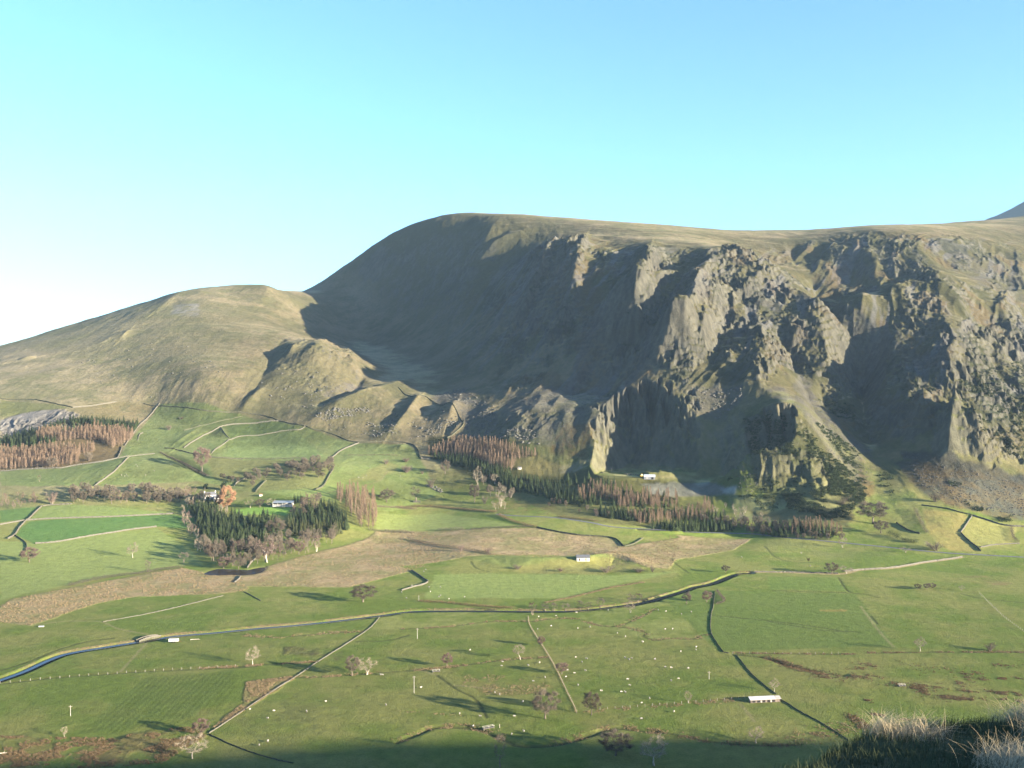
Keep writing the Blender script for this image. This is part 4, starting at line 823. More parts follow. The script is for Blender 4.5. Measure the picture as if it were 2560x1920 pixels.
def fence(pts, label, step=5, h=1.25, group='wire fences'):
    ln = resample(catmull(unproject(pts), n=6), step); z = height(ln[:, 0], ln[:, 1]); c = ln[0]; o = empty('wire_fence', (c[0], c[1], z[0])); tag(o, label, 'fence', group)
    pm = MB().box((0, 0, -.3), (.13, .13, h + .3)).mesh('post', M['timber_grey']); mb = MB()
    for i in range(len(ln)):
        if i < 95: link('post', pm, o, (ln[i, 0] - c[0], ln[i, 1] - c[1], z[i] - z[0]))
        if i:
            for hz in (.35, .75, 1.12): mb.tube((ln[i - 1, 0] - c[0], ln[i - 1, 1] - c[1], z[i - 1] - z[0] + hz), (ln[i, 0] - c[0], ln[i, 1] - c[1], z[i] - z[0] + hz), .012, .012, 3)
    mb.build('wire', M['rust'], o)
fence(c_((1022,455),(1035,520),(1100,630),(1170,740),(1250,880),(1320,1030),(1380,1150),(1410,1222)), 'straight fence on a pale grass bank through the middle of the near meadow', 3)
fence(c_((0,1208),(0,1208)) if 0 else d_((0,1195),(400,1165),(700,1140),(1150,1105)), 'wire fence along the ditch left of the white roofed shed', 4)
fence(a_((0,985),(400,948),(800,915),(1200,890),(1900,848)), 'wire fence along the top of the striped field', 5)
fence(d_((1060,748),(1500,750),(1900,748)) , 'wire fence along the ditch right of the meadow junction', 5)
fence(e_((1690,270),(1800,380),(1900,470),(2042,575)), 'fence running down the far right edge of the large meadow', 4)
hedge(c_((1022,455),(1035,520),(1100,630),(1170,740),(1250,880),(1320,1030),(1380,1150),(1410,1222)), 'bank of pale uncut grass under the straight fence in the near meadow', .3, 1.0, 'rush', 16, name='grass_bank', cat='grass bank', leaf=(.2, .4), seed=31)

# ------------------------------------------------------------------ single trees and shrubs
SOLO = [
 (c_,(1158,1265),1040,235,'oak','tall bare tree with a wide brown crown, left of the straight fence lower end'),
 (c_,(1528,1235),1050,150,'oak','rounded bare tree on the ditch just right of the straight fence lower end'),
 (c_,(375,850),740,105,'red','small reddish bare tree on the ditch beside the little footbridge'),
 (c_,(960,795),672,115,'lean','pale leaning bare tree on the ditch left of the straight fence'),
 (c_,(1290,912),815,110,'red','low reddish bare tree against the right side of the straight fence'),
 (c_,(1125,690),605,70,'red','thin small reddish bare tree on the upper half of the straight fence'),
 (b_,(420,835),690,145,'pale','pale bare tree with a swept crown at the upper right corner of the striped field'),
 (b_,(1213,925),770,140,'oak','thin crowned bare tree, left one of the pair beside the straight stone wall'),
 (b_,(1330,915),775,180,'pale','wide pale bare tree, right one of the pair beside the straight stone wall'),
 (b_,(1300,335),200,215,'oak','dense round bare tree between the reed bed and the beck'),
 (a_,(1600,1400),1265,155,'red','reddish bare tree at the corner where the rush strip meets the dark lower wall'),
 (a_,(1535,1580),1390,270,'pale','large pale trunked bare tree in the rushes at the bottom left'),
 (a_,(513,1412),1325,60,'pale','small whitish sapling at the edge of the bottom left rushes'),
 (c_,(800,1650),1385,110,'alder','tall thin bare tree standing in the shadow at the bottom of the valley'),
 (c_,(1720,1560),1370,290,'oak','wide dark bare tree in the bottom shadow, beside the bushy pale one'),
 (d_,(430,1640),1395,280,'pale','bushy bare tree whose sunlit pale crown rises from the bottom shadow'),
 (d_,(690,352),250,90,'oak','left one of two bare trees below the beck bend, by the mossy wall'),
 (d_,(850,335),245,100,'red','rounded right one of two bare trees below the beck bend'),
 (d_,(1000,102),45,75,'oak','small bare tree on the far bank where the beck bends'),
 (d_,(1850,112),20,110,'oak','dense dark bare tree on the wall beyond the large right hand meadow'),
 (d_,(1965,108),45,140,'pale','pale spreading bare tree beside the dense dark one beyond the large meadow'),
 (d_,(1390,1050),945,100,'pale','pale bare tree behind the right end of the white roofed shed'),
 (d_,(1245,1460),1325,160,'pale','thin pale bare tree on the shadow edge below the white roofed shed'),
 (d_,(703,1142),1040,75,'pale','faint thin tree standing on the ditch left of the white roofed shed'),
 (d_,(240,420),325,100,'pale','pale bare tree standing clear in front of the beck alders'),
 (e_,(1195,238),190,55,'oak','small dark bare tree, leftmost of the group of three in the right meadow'),
 (e_,(1268,238),190,60,'oak','middle dark bare tree of the group of three in the right meadow'),
 (e_,(1308,232),184,70,'oak','rightmost and densest bare tree of the group of three in the right meadow'),
 (e_,(1213,728),610,105,'pale','pale thin bare tree on the ditch across the right meadow'),
 (e_,(1770,722),655,135,'shrub','wide dark leafless shrub on the ditch at the right edge of the meadow'),
 (e_,(1545,242),200,55,'pale','small faint tree near the end of the far right fence'),
 (H_,(540,992),890,100,'pale','pale bare tree standing alone in the shady roadside meadow'),
 (H_,(225,1118),1078,48,'shrub','small round leafless bush in the bright part of the roadside meadow'),
 (H_,(820,770),570,310,'oak','broad grey bare tree at the foot of the dark gully'),
 (H_,(530,600),505,165,'shrub','grey rounded shrub at the right end of the quarry bank'),
 (H_,(890,860),740,140,'oak','small bare tree just below the broad grey one at the gully foot'),
 (H_,(1120,1035),985,140,'pale','thin pale bare tree between the black hedge and the road wall'),
 (H_,(1400,1015),935,230,'shrub','wide grey leafless scrub by the road at the right'),
 (H_,(1400,570),485,150,'shrub','grey green rounded bush above the yellow field wall'),
 (D_,(230,1345),1225,155,'red','pinkish spreading bare tree at the end of the dark wall in the left fields'),
 (D_,(1048,1308),1190,115,'pale','pale pinkish bare tree standing alone in the large left field'),
 (D_,(1167,1422),1330,65,'alder','thin bare tree rising from the hedge above the reed bed'),
 (f_,(80,885),765,115,'alder','thin bare tree at the shadow edge left of the pond wood'),
 (D_,(1595,630),425,140,'red','tall purplish bare tree beside the sunken lane'),
 (i_,(1230,1060),920,220,'shrub','grey rounded bush in the clearing of the larch plantation'),
 (i_,(720,1165),1010,160,'oak','grey bare tree at the foot of the left larch plantation, beside the wall'),
 (D_,(1335,300),255,75,'shrub','low round leafless bush alone in the upper hill pasture'),
 (D_,(1430,215),195,55,'shrub','tiny grey bush high in the upper hill pasture'),
 (i_,(545,1350),1255,60,'alder','small dark tree on the field edge below the plantation wall'),
 (i_,(715,1660),1490,210,'redshrub','round reddish thicket left of the row of bare trees'),
 (E_,(1785,505),465,75,'shrub','small bush casting a shadow in the middle of the central hill pasture'),
 (E_,(1790,808),705,140,'oak','round bare tree above the bracken hedge, right of the larch clump'),
 (E_,(2020,805),680,95,'alder','tall thin bare tree beside a pale ruin above the bracken hedge'),
 (E_,(1950,572),515,140,'shrub','dark leafless thicket in the right part of the central pasture'),
 (j_,(430,880),740,170,'shrub','grey thorn bush on the stony bank of the central pasture'),
 (j_,(100,662),570,200,'redshrub','reddish thorn clump below the curved dark wall'),
 (j_,(310,690),640,85,'shrub','small thorn bush right of the reddish thorn clump'),
 (j_,(80,525),460,160,'redshrub','brown thorn bush just below the end of the curved dark wall'),
 (j_,(625,690),500,150,'oak','grey round bare tree in front of the dark conifers by the sheepfold'),
 (j_,(1075,880),590,150,'pale','tall pale bare tree in front of the central conifers'),
 (j_,(1195,750),690,70,'shrub','small pale bush in the shade of the central conifers'),
 (j_,(1310,830),680,120,'pale','pale bare tree with a narrow crown at the edge of the central conifers'),
 (j_,(1030,1085),835,170,'oak','spreading bare tree over the stony gully below the conifers'),
 (j_,(1250,1000),830,130,'oak','grey bare tree between the stony gully and the conifers'),
 (j_,(1400,1140),820,190,'pale','large pale bare tree where the bracken hedge meets the scrub'),
 (j_,(1170,1100),990,130,'shrub','dark tangle of branches at the mouth of the stony gully'),
 (l_,(930,505),185,270,'beech','large beech with copper brown leaves beside the white house'),
 (l_,(820,470),300,150,'beech','smaller copper leaved beech in front of the white house'),
 (l_,(1530,485),360,150,'pale','pale whitish round tree left of the open barn'),
 (l_,(1250,495),370,170,'pale','thin grey tree on the edge of the lawn'),
 (l_,(1380,490),370,130,'oak','grey round bare tree between the lawn and the open barn'),
 (l_,(1600,880),640,290,'oak','broad round bare tree in the middle of the dark spruces'),
 (l_,(1480,1250),880,290,'birch','tall bare birch with reddish crown at the front of the pond wood'),
 (l_,(1740,1140),930,170,'oak','grey round bare tree right of the tall birch at the front of the pond wood'),
 (l_,(1920,1140),950,190,'red','reddish round bare tree at the front right of the pond wood'),
 (l_,(2160,1100),880,130,'birch','bare birch with white stems at the right end of the pond wood'),
 (l_,(740,1230),970,260,'oak','broad grey bare tree at the left front of the pond wood'),
 (l_,(1250,1180),1000,220,'oak','rounded bare tree behind the short wall by the pond'),
 (l_,(880,1330),1170,230,'red','purplish round bush like tree on the left bank of the pond'),
 (l_,(1090,1340),1180,200,'oak','grey round tree on the middle of the pond bank'),
 (F_,(1630,1235),1178,180,'shrub','dark thorn clump, largest on the brown bank of the green mound'),
 (F_,(1890,1235),1195,170,'shrub','low dark thorn clump at the right end of the green mound'),
 (F_,(1995,1232),1180,70,'shrub','grey bush past the right end of the green mound'),
 (F_,(930,1212),1170,100,'shrub','dark gorse patch on the left part of the green mound'),
 (F_,(1270,1228),1198,90,'redshrub','small brown thorn bush near the middle of the green mound'),
 (F_,(480,1070),1005,80,'redshrub','reddish bush growing in the hedge across the reed bed'),
 (F_,(690,1085),1040,90,'redshrub','reddish bush at the end of the hedge by the green mound'),
]
for cr, b, t, w, k, lab in SOLO: plant(cr, b, t, w, k, lab, 'shrub' if 'shrub' in k else 'tree')
for x, y, t in [(1062,437,330),(1160,412,340),(1235,412,335),(1320,408,345),(1440,402,320),(1500,402,330),(1600,392,300),(1845,362,260),(1900,350,262)]:
    plant(c_, (x, y), t, 75, 'alder', 'thin bare alder in the row along the near bank of the beck', 'tree', None, 'bare alders lining the beck')
for b, t, w, lab in [((865,255),150,95,'dark green clipped yew behind the copper beech'), ((620,245),172,75,'small dark yew left of the white house')]:
    g = unproject(l_(b))[0]; s = g[1] / F / 5.53; o = empty('yew_tree', (g[0], g[1], g[2]), 0, (w * s, w * s, (b[1] - t) * s * .95)); tag(o, lab, 'tree'); link('crown', YEW[0], o); link('trunk', MB().tube((0, 0, -.05), (0, 0, .6), .05, .03).mesh('trunk', M['bark']), o)
# groves: members nothing tells apart share a label
grove(D_((500,790),(800,770),(1100,790),(1500,820),(1530,880),(900,890),(560,880)), 28, 3.5, 1, BARE_FAR + RED_FAR[:1], 'bare_tree', (9, 14), (0.8, 1.05), 'bare tree in the dense row above the emerald field', 'bare trees above the emerald field', more=20)
grove(E_((660,620),(760,560),(880,530),(1060,500),(1200,480),(1370,500),(1360,570),(1250,650),(1000,640),(820,620),(740,700)), 30, 3.5, 2, BARE_FAR, 'bare_tree', (7, 10.5), (0.9, 1.2), 'small bare tree of the grey wood on the hillside', 'grey hillside wood', more=26)
grove(E_((430,600),(620,640),(640,660),(480,640)), 5, 4, 3, BARE_FAR, 'bare_tree', (6, 8), (.8, 1.1), 'bare tree beside the lower end of the sunken lane', 'bare trees by the sunken lane')
grove(D_((0,850),(200,800),(300,840),(280,880),(190,920),(0,930)), 26, 3, 4, RED_FAR, 'bare_tree', (5, 8), (0.8, 1.1), 'reddish leafless thicket tree at the far left edge', 'reddish thicket at the left edge', more=0)
grove(f_((240,850),(430,930),(600,935),(760,920),(1000,880),(1240,835),(1400,790),(1560,740),(1800,690),(1700,600),(1400,640),(1180,660),(900,700),(700,740),(420,720),(300,700)), 40, 3.4, 5, BARE_FAR + RED_FAR + ALDER_FAR, 'bare_tree', (11, 16), (.5, .75), 'bare tree along the front edge of the pond wood', 'front edge of the pond wood', more=36)
grove(l_((300,560),(400,700),(470,830),(560,1000),(640,1150),(560,1200),(450,960),(330,720)), 14, 3.5, 6, RED_FAR + PALE_FAR[:1], 'bare_tree', (9, 13), (0.6, 0.9), 'pinkish bare tree on the shaded left edge of the pond wood', 'shaded left edge of the pond wood', more=0)
grove(l_((330,430),(600,330),(700,430),(800,420),(760,500),(560,510),(400,510)), 16, 3.5, 7, PALE_FAR + BARE_FAR[:1], 'bare_tree', (9, 13), (0.7, 0.95), 'pale bare tree in front of the white house', 'bare trees around the white house', more=0)
grove(l_((250,400),(440,270),(480,330),(380,380)), 9, 4, 8, RED_FAR, 'bare_tree', (8, 12), (.6, .85), 'reddish bare tree left of the white house', 'reddish trees left of the white house', more=0)
grove(l_((700,640),(800,560),(900,520),(950,620),(850,680)), 5, 3.5, 9, PALE_FAR, 'bare_tree', (8, 11), (.6, .8), 'pale bare tree between the copper beech and the spruces', 'pale trees below the copper beech')
grove(l_((1700,660),(1900,560),(1960,440),(2200,380),(2212,520),(1960,650)), 18, 3.5, 10, RED_FAR + BARE_FAR[:1], 'bare_tree', (10, 14), (0.7, 0.95), 'reddish bare tree between the lawn and the larch clump', 'reddish trees behind the spruces', more=0)
grove(E_((1380,780),(1440,750),(1700,770),(1730,900),(1690,1020),(1560,1010),(1500,890)), 30, 3.6, 11, LARCH, 'larch_tree', (15, 20), (.85, 1.15), 'tall brown larch in the clump at the right of the pond wood', 'brown larch clump by the pond wood', more=40)
grove(l_((420,560),(600,480),(780,490),(800,580),(930,650),(1480,650),(1640,700),(1640,900),(1400,1010),(1200,1090),(900,1120),(640,1060),(520,800)), 98, 3.6, 12, SPRUCE, 'spruce_tree', (9, 14), (1.25, 1.65), 'dark green spruce in the main stand above the pond', 'dark spruce stand above the pond', more=170)
grove(E_((990,970),(1080,900),(1280,830),(1400,870),(1500,970),(1480,1060),(1300,1100),(1060,1080)), 46, 3.6, 13, PINE, 'spruce_tree', (9, 14), (1.2, 1.6), 'olive green conifer in the right hand stand of the pond wood', 'olive conifers of the pond wood', more=80)
grove(l_((1840,420),(1960,400),(1970,440),(1860,450)), 5, 3, 14, SPRUCE, 'spruce_tree', (8, 12), (.8, 1), 'dark spruce at the right end of the open barn', 'spruces by the open barn')
grove(i_((-30,840),(100,760),(230,720),(420,640),(520,680),(480,790),(780,800),(800,840),(500,850),(100,870)), 20, 4, 15, SPRUCE, 'spruce_tree', (9, 13), (1.1, 1.5), 'dark conifer below the pale quarry face at far left', 'dark conifers below the pale quarry', more=50)
grove(i_((560,650),(740,600),(860,540),(1100,510),(1900,570),(1860,660),(1300,610),(1000,670),(800,640)), 34, 4, 16, SPRUCE, 'spruce_tree', (9, 13), (1.1, 1.5), 'dark conifer in the band along the top of the left plantation', 'dark conifer band of the left plantation', more=120)
grove(i_((500,790),(540,700),(800,670),(1000,720),(1130,640),(1300,620),(1600,660),(1850,710),(1790,800),(1560,890),(1480,840),(1380,800),(1240,790),(1100,760),(900,800)), 50, 4, 17, LARCH, 'larch_tree', (10, 15), (1.1, 1.5), 'rusty larch in the upper part of the left plantation', 'upper larches of the left plantation', more=200)
grove(i_((-30,960),(800,900),(1100,930),(1300,900),(1300,960),(1080,1000),(1080,1100),(780,1150),(-30,1185)), 74, 4, 18, LARCH, 'larch_tree', (10, 15), (1.1, 1.5), 'rusty larch in the lower part of the left plantation', 'lower larches of the left plantation', more=230)
grove(j_((390,430),(640,300),(820,230),(1100,260),(1300,290),(1500,350),(1890,450),(1600,500),(1560,660),(1300,590),(1060,500),(820,470)), 62, 4, 19, LARCH, 'larch_tree', (9, 14), (1.1, 1.5), 'rusty larch in the plantation at the foot of the screes', 'central larches below the screes', more=260)
grove(j_((430,470),(860,490),(1100,580),(1250,640),(1520,690),(1620,940),(1480,880),(1340,820),(1150,680),(900,600)), 30, 4, 20, SPRUCE, 'spruce_tree', (9, 13), (1.1, 1.4), 'dark spruce along the lower edge of the central larches', 'dark spruces below the central larches', more=90)
grove(F_((800,490),(1000,490),(1240,550),(1400,650),(1600,700),(1500,730),(1200,690),(1050,620),(830,610)), 26, 4, 21, SPRUCE, 'spruce_tree', (9, 13), (1.1, 1.4), 'dark spruce on the bank left of the quarry tip', 'spruces left of the quarry tip', more=90)
grove(F_((1400,620),(1640,600),(1640,660),(1420,690)), 10, 4, 22, LARCH, 'larch_tree', (9, 13), (1.1, 1.4), 'slim rusty larch left of the quarry tip', 'larches left of the quarry tip', more=20)
grove(G_((100,480),(460,480),(470,540),(150,540)), 14, 4, 23, LARCH, 'larch_tree', (9, 13), (1.1, 1.4), 'rusty larch just below the quarry tip', 'larches below the quarry tip', more=30)
grove(G_((200,610),(540,620),(560,650),(330,670)), 14, 4, 24, LARCH, 'larch_tree', (9, 13), (1.1, 1.4), 'rusty larch near the road at the left of the roadside wood', 'larches near the road', more=24)
grove(G_((560,620),(860,500),(900,610),(640,650)), 20, 4, 25, LARCH, 'larch_tree', (9, 13), (1.1, 1.4), 'rusty larch in the middle of the roadside wood', 'larches in the middle of the roadside wood', more=60)
grove(G_((1510,690),(1900,710),(1920,740),(1520,750)), 16, 3.5, 26, LARCH, 'larch_tree', (9, 13), (1.1, 1.4), 'pale rusty larch at the right end of the roadside wood', 'larches at the right end of the roadside wood', more=30)
grove(G_((0,560),(300,590),(480,590),(420,660),(200,640),(0,610)), 14, 4, 27, SPRUCE, 'spruce_tree', (8, 12), (1.1, 1.4), 'dark spruce at the left end of the roadside wood', 'spruces at the left end of the roadside wood', more=50)
grove(G_((420,700),(580,680),(1060,690),(1060,715),(580,720)), 22, 3.6, 28, SPRUCE, 'spruce_tree', (9, 13), (1.1, 1.4), 'green spruce close behind the road', 'spruces close behind the road', more=60)
grove(G_((800,650),(1100,640),(1480,690),(1520,770),(1300,770),(1080,720)), 18, 4, 29, BARE_FAR + RED_FAR[:1], 'bare_tree', (7, 11), (0.7, 1), 'bare tree in the roadside wood below the quarry', 'bare trees of the roadside wood', more=24)
grove(G_((960,500),(1150,570),(1300,620),(1100,640)), 10, 5, 30, PALE_FAR, 'bare_tree', (6, 10), (.6, .9), 'pale bare tree on the grey quarry bank', 'pale trees on the quarry bank', more=0)
grove(F_((700,640),(820,700),(840,740),(740,740)), 6, 4, 31, PALE_FAR, 'bare_tree', (7, 10), (.6, .8), 'pale bare tree in the scrub at the end of the bracken hedge', 'pale trees in the scrub')
grove(G_((1540,760),(1900,760),(1960,800),(1560,790)), 14, 4, 32, BARE_FAR, 'bare_tree', (5, 8), (.7, .9), 'dark bare tree behind the road at the right of the wood', 'dark bare trees behind the road', more=0)
grove(F_((560,470),(760,500),(900,640),(1000,760),(860,740),(760,640)), 8, 4, 33, BARE_FAR + PALE_FAR, 'bare_tree', (7, 11), (.7, 1), 'bare tree on the rough ground left of the lowest conifers', 'bare trees left of the lowest conifers')
grove(F_((1050,640),(1400,720),(1700,800),(1700,840),(1300,760),(1100,700)), 12, 4, 34, RED_FAR + BARE_FAR, 'bare_tree', (5, 9), (.7, 1), 'bare tree in the shade between the spruces and the road', 'bare trees between the spruces and the road')
grove(G_((560,560),(760,590),(980,610),(1000,640),(640,650)), 12, 4, 35, SPRUCE, 'spruce_tree', (8, 12), (1.1, 1.4), 'dark spruce among the larches of the roadside wood', 'spruces among the roadside larches', more=30)
grove(F_((1240,490),(1640,510),(1900,600),(2200,650),(2200,800),(1700,760),(1400,670)), 6, 4.5, 36, SPRUCE, 'spruce_tree', (9, 13), (1.1, 1.4), 'dark spruce on the bank under the quarry tip', 'spruces under the quarry tip', more=60)
grove(F_((1500,560),(1900,620),(2200,650),(2200,740),(1700,720)), 5, 4.5, 37, LARCH, 'larch_tree', (9, 13), (1.1, 1.4), 'rusty larch on the bank under the quarry tip', 'larches under the quarry tip', more=60)
grove(G_((600,560),(960,520),(1060,640),(1000,690),(700,660)), 6, 4.5, 38, ALDER_FAR + PALE_FAR, 'bare_tree', (7, 11), (.7, 1), 'grey bare tree among the roadside larches', 'bare trees among the roadside larches')
grove(G_((1300,690),(1880,725),(1900,770),(1350,775)), 8, 4, 39, SPRUCE, 'spruce_tree', (8, 12), (1.1, 1.4), 'dark spruce at the right end of the roadside wood', 'spruces at the right end of the roadside wood', more=34)
masses('bare_tree', 'bare_wood', 'grey leafless trees massed deeper in the valley woods'); masses('larch_tree', 'larch_wood', 'rusty larches massed deeper in the plantations'); masses('spruce_tree', 'spruce_wood', 'dark conifers massed deeper in the plantations')
print('plants', COUNT, time.time() - T0)

# ------------------------------------------------------------------ buildings and small works
def prism(L, Wd, h, rh, over=.35, t=.18):
    """walls with gables, and a two-slope roof slab"""
    a, b = L / 2, Wd / 2; w = MB().add([(-a, -b, -.6), (a, -b, -.6), (a, b, -.6), (-a, b, -.6), (-a, -b, h), (a, -b, h), (a, b, h), (-a, b, h), (-a, 0, h + rh), (a, 0, h + rh)], [(0, 1, 5, 4), (2, 3, 7, 6), (1, 2, 6, 9, 5), (3, 0, 4, 8, 7), (4, 5, 9, 8), (6, 7, 8, 9)])
    r = MB(); A = a + over; k = rh / b; B = b + over
    for s in (-1, 1):
        e = (s * B, h + rh - k * B); p = [(-A, e[0], e[1] + .03), (A, e[0], e[1] + .03), (A, 0, h + rh + .03), (-A, 0, h + rh + .03)]; q = [(x, y, z + t) for x, y, z in p]
        r.add(p + q, [(0, 1, 2, 3), (7, 6, 5, 4), (0, 4, 5, 1), (1, 5, 6, 2), (2, 6, 7, 3), (3, 7, 4, 0)])
    return w, r
def put(crop, pt, name, label, cat, rz=0, sink=0):
    g = unproject(crop(pt))[0]; o = empty(name, (g[0], g[1], gz(g[0], g[1]) - sink), rz); return tag(o, label, cat)
def opening(par, name, x, y, z, w, h, mat, d=.12): return MB().box((x, y, z), (w, d, h)).build(name, M[mat], par)
# field barn on the green mound
o = put(F_, (1445,1138), 'field_barn', 'small stone field barn with a grey slate roof on the green mound', 'barn', .03); w, r = prism(11.5, 6.5, 2.6, 2.1); w.build('walls', tint('barn_wall', (.46, .44, .38), .25, 1.2, .05), o); r.build('roof', M['slate'], o)
for x, ww in ((-3.2, 1.1), (2.4, 1.0)): opening(o, 'door', x, -3.28, -.1, ww, 2.1, 'dark')
opening(o, 'window', -.4, -3.28, 1.1, .7, .7, 'dark')
# long shed in the near meadow
o = put(d_, (1312,1130), 'cattle_shed', 'long low cattle shed with a white sheet roof in the near meadow', 'shed', .13)
sh = MB(); sh.add([(-8, -1.2, -.6), (8, -1.2, -.6), (8, 1.2, -.6), (-8, 1.2, -.6), (-8, -1.2, 1.5), (8, -1.2, 1.5), (8, 1.2, 2.3), (-8, 1.2, 2.3)], [(0, 1, 5, 4), (1, 2, 6, 5), (2, 3, 7, 6), (3, 0, 4, 7), (4, 5, 6, 7)]).build('walls', tint('shed_wall', (.12, .10, .085), .4, .9), o)
rf = MB(); p = [(-8.3, -1.4, 1.5), (5.6, -1.4, 1.5), (5.6, 1.4, 2.43), (-8.3, 1.4, 2.43)]; rf.add(p + [(x, y, z + .14) for x, y, z in p], [(3, 2, 1, 0), (4, 5, 6, 7), (0, 1, 5, 4), (1, 2, 6, 5), (2, 3, 7, 6), (3, 0, 4, 7)]).build('roof', M['iron'], o)
rf = MB(); p = [(5.64, -1.35, 1.56), (8.6, -1.35, 1.56), (8.6, 1.3, 2.4), (5.64, 1.3, 2.4)]; rf.add(p + [(x, y, z + .14) for x, y, z in p], [(3, 2, 1, 0), (4, 5, 6, 7), (0, 1, 5, 4), (1, 2, 6, 5), (2, 3, 7, 6), (3, 0, 4, 7)]).build('roof', M['timber_grey'], o)
for x in (-6.2, -3.6, -.8, 1.9, 4.4): opening(o, 'opening', x, -1.22, .15, 1.6, 1.05, 'dark')
for x in (-2.2, 3.1): opening(o, 'panel', x, -1.25, .05, .8, 1.1, 'timber_grey')
ylo = wall(d_((1205,1136),(1320,1126),(1440,1112)), 'low pale yard wall in front of the white roofed shed', .9, .6, 'stone')
# white farmhouse among the trees
o = put(l_, (690,375), 'white_house', 'white rendered farmhouse with a slate roof among bare trees', 'house', .5); w, r = prism(13, 7, 5.2, 3.0); w.build('walls', M['render'], o); r.build('roof', M['slate'], o)
for sx in (-6.2, 6.2):
    ch = MB().box((sx, 0, 7.4), (1.0, 1.3, 2.2)).build('chimney', M['render'], o); MB().box((sx, 0, 9.6), (.4, .4, .5)).build('chimney_pot', M['rust'], ch)
for x in (-4.2, 0, 4.2):
    for z in (1.0, 3.4):
        f = opening(o, 'window', x, -3.52, z, 1.1, 1.3, 'render', .1); MB().box((x, -3.585, z + .1), (.9, .05, 1.1)).build('pane', M['glass'], f)
opening(o, 'door', 2.1, -3.54, -.1, 1.0, 2.1, 'wood')
o = put(l_, (800,395), 'outbuilding', 'lower white gabled outbuilding just right of the farmhouse', 'house', .5); w, r = prism(9, 6, 3.6, 2.4); w.build('walls', M['render'], o); r.build('roof', M['slate'], o); opening(o, 'door', 1, -3.05, -.1, 1.4, 2.2, 'dark'); opening(o, 'window', -2.2, -3.05, 1.2, 1.0, 1.0, 'glass')
# open barn beyond the lawn
o = put(l_, (1705,470), 'open_barn', 'grey open fronted barn with a pale roof beyond the lawn', 'barn', -.03); a, b, h = 11, 4, 4.2
MB().add([(-a, -b, -.6), (a, -b, -.6), (a, b, -.6), (-a, b, -.6), (-a, -b, h * .55), (a, -b, h * .55), (a, b, h + .9), (-a, b, h + .9)], [(0, 1, 5, 4), (1, 2, 6, 5), (2, 3, 7, 6), (3, 0, 4, 7)]).build('walls', M['timber_grey'], o)
p = [(-a - .4, -b - .6, h - .25), (a + .4, -b - .6, h - .25), (a + .4, b + .4, h + 1.1), (-a - .4, b + .4, h + 1.1)]; MB().add(p + [(x, y, z + .2) for x, y, z in p], [(3, 2, 1, 0), (4, 5, 6, 7), (0, 1, 5, 4), (1, 2, 6, 5), (2, 3, 7, 6), (3, 0, 4, 7)]).build('roof', M['iron_blue'], o)
for x in (-10.6, -5.3, 0, 5.3, 10.6): MB().box((x, -b - .2, -.4), (.35, .3, h + .2)).build('post', M['render'], o)
o = put(l_, (1395,330), 'small_hut', 'tiny white hut with a rusty roof on the pasture above the open barn', 'hut', .2); w, r = prism(3.2, 2.4, 1.7, .8, .2, .1); w.build('walls', M['render'], o); r.build('roof', M['rust'], o)
# quarry plant
o = put(g_, (990,207), 'quarry_shed', 'pale blue roofed shed standing on the quarry terrace', 'shed', -.12); w, r = prism(13, 7, 2.6, 2.2); w.build('walls', tint('shed_sheet', (.16, .17, .18), .15, .8), o); r.build('roof', tint('quarry_roof', (.34, .38, .41), .1, .8), o); opening(o, 'door', 3.4, -3.56, -.2, 2.6, 2.5, 'dark'); opening(o, 'door', -3.0, -3.56, -.2, 2.6, 2.5, 'timber_grey')
o = put(g_, (905,190), 'quarry_loader', 'pale orange wheeled loader parked left of the quarry shed', 'loader', .3)
MB().box((-.4, 0, .9), (3.4, 2.2, 1.3), 0, (.9, .9)).build('body', M['yellow'], o); cb = MB().box((-.2, 0, 2.2), (1.7, 1.8, 1.6), 0, (.85, .9)).build('cab', M['yellow'], o); MB().box((-.2, 0, 2.5), (1.72, 1.83, .8), 0, (.93, .95)).build('window', M['glass'], cb)
for s in (-.8, .8): MB().tube((1.2, s, 1.4), (3.2, s, .8), .16, .14, 5).build('arm', M['yellow'], o)
MB().box((3.6, 0, .1), (1.0, 2.6, 1.0), 0, (1.3, 1)).build('bucket', M['rust'], o)
for x in (-1.3, 1.2):
    for s in (-1.15, 1.15): MB().tube((x, s - .2, .75), (x, s + .2, .75), .75, .75, 14).build('wheel', M['dark'], o)
for k, x in enumerate((718, 738, 762, 786, 812, 838, 862)):
    g = unproject(g_((x, 158 + k * 2.0)))[0]; q = MB().box((0, 0, -.2), (R.uniform(1.4, 2.4), R.uniform(1.2, 1.8), R.uniform(1.2, 2.0)), R.uniform(0, 3), (.8, .85)).build('stone_block', M['boulder'], None, (g[0], g[1], gz(g[0], g[1]))); tag(q, 'pale quarried block in the row left of the quarry shed', 'stone block', 'row of blocks on the quarry terrace')
def pole(crop, base, top, label, arm=True, mat='timber_grey'):
    g = unproject(crop(base))[0]; b, t = crop(base, (base[0], top)); h = (b[1] - t[1]) * g[1] / F; o = empty('telegraph_pole', (g[0], g[1], gz(g[0], g[1])), R.uniform(-.3, .3)); tag(o, label, 'pole'); MB().tube((0, 0, -.4), (0, 0, h), .15, .11, 7).build('shaft', M[mat], o)
    if arm:
        c = MB().box((0, 0, h - .7), (1.7, .12, .14)).build('crossarm', M['wood'], o)
        for x in (-.7, -.25, .25, .7): MB().tube((x, 0, h - .56), (x, 0, h - .36), .05, .04, 6).build('insulator', M['render'], c)
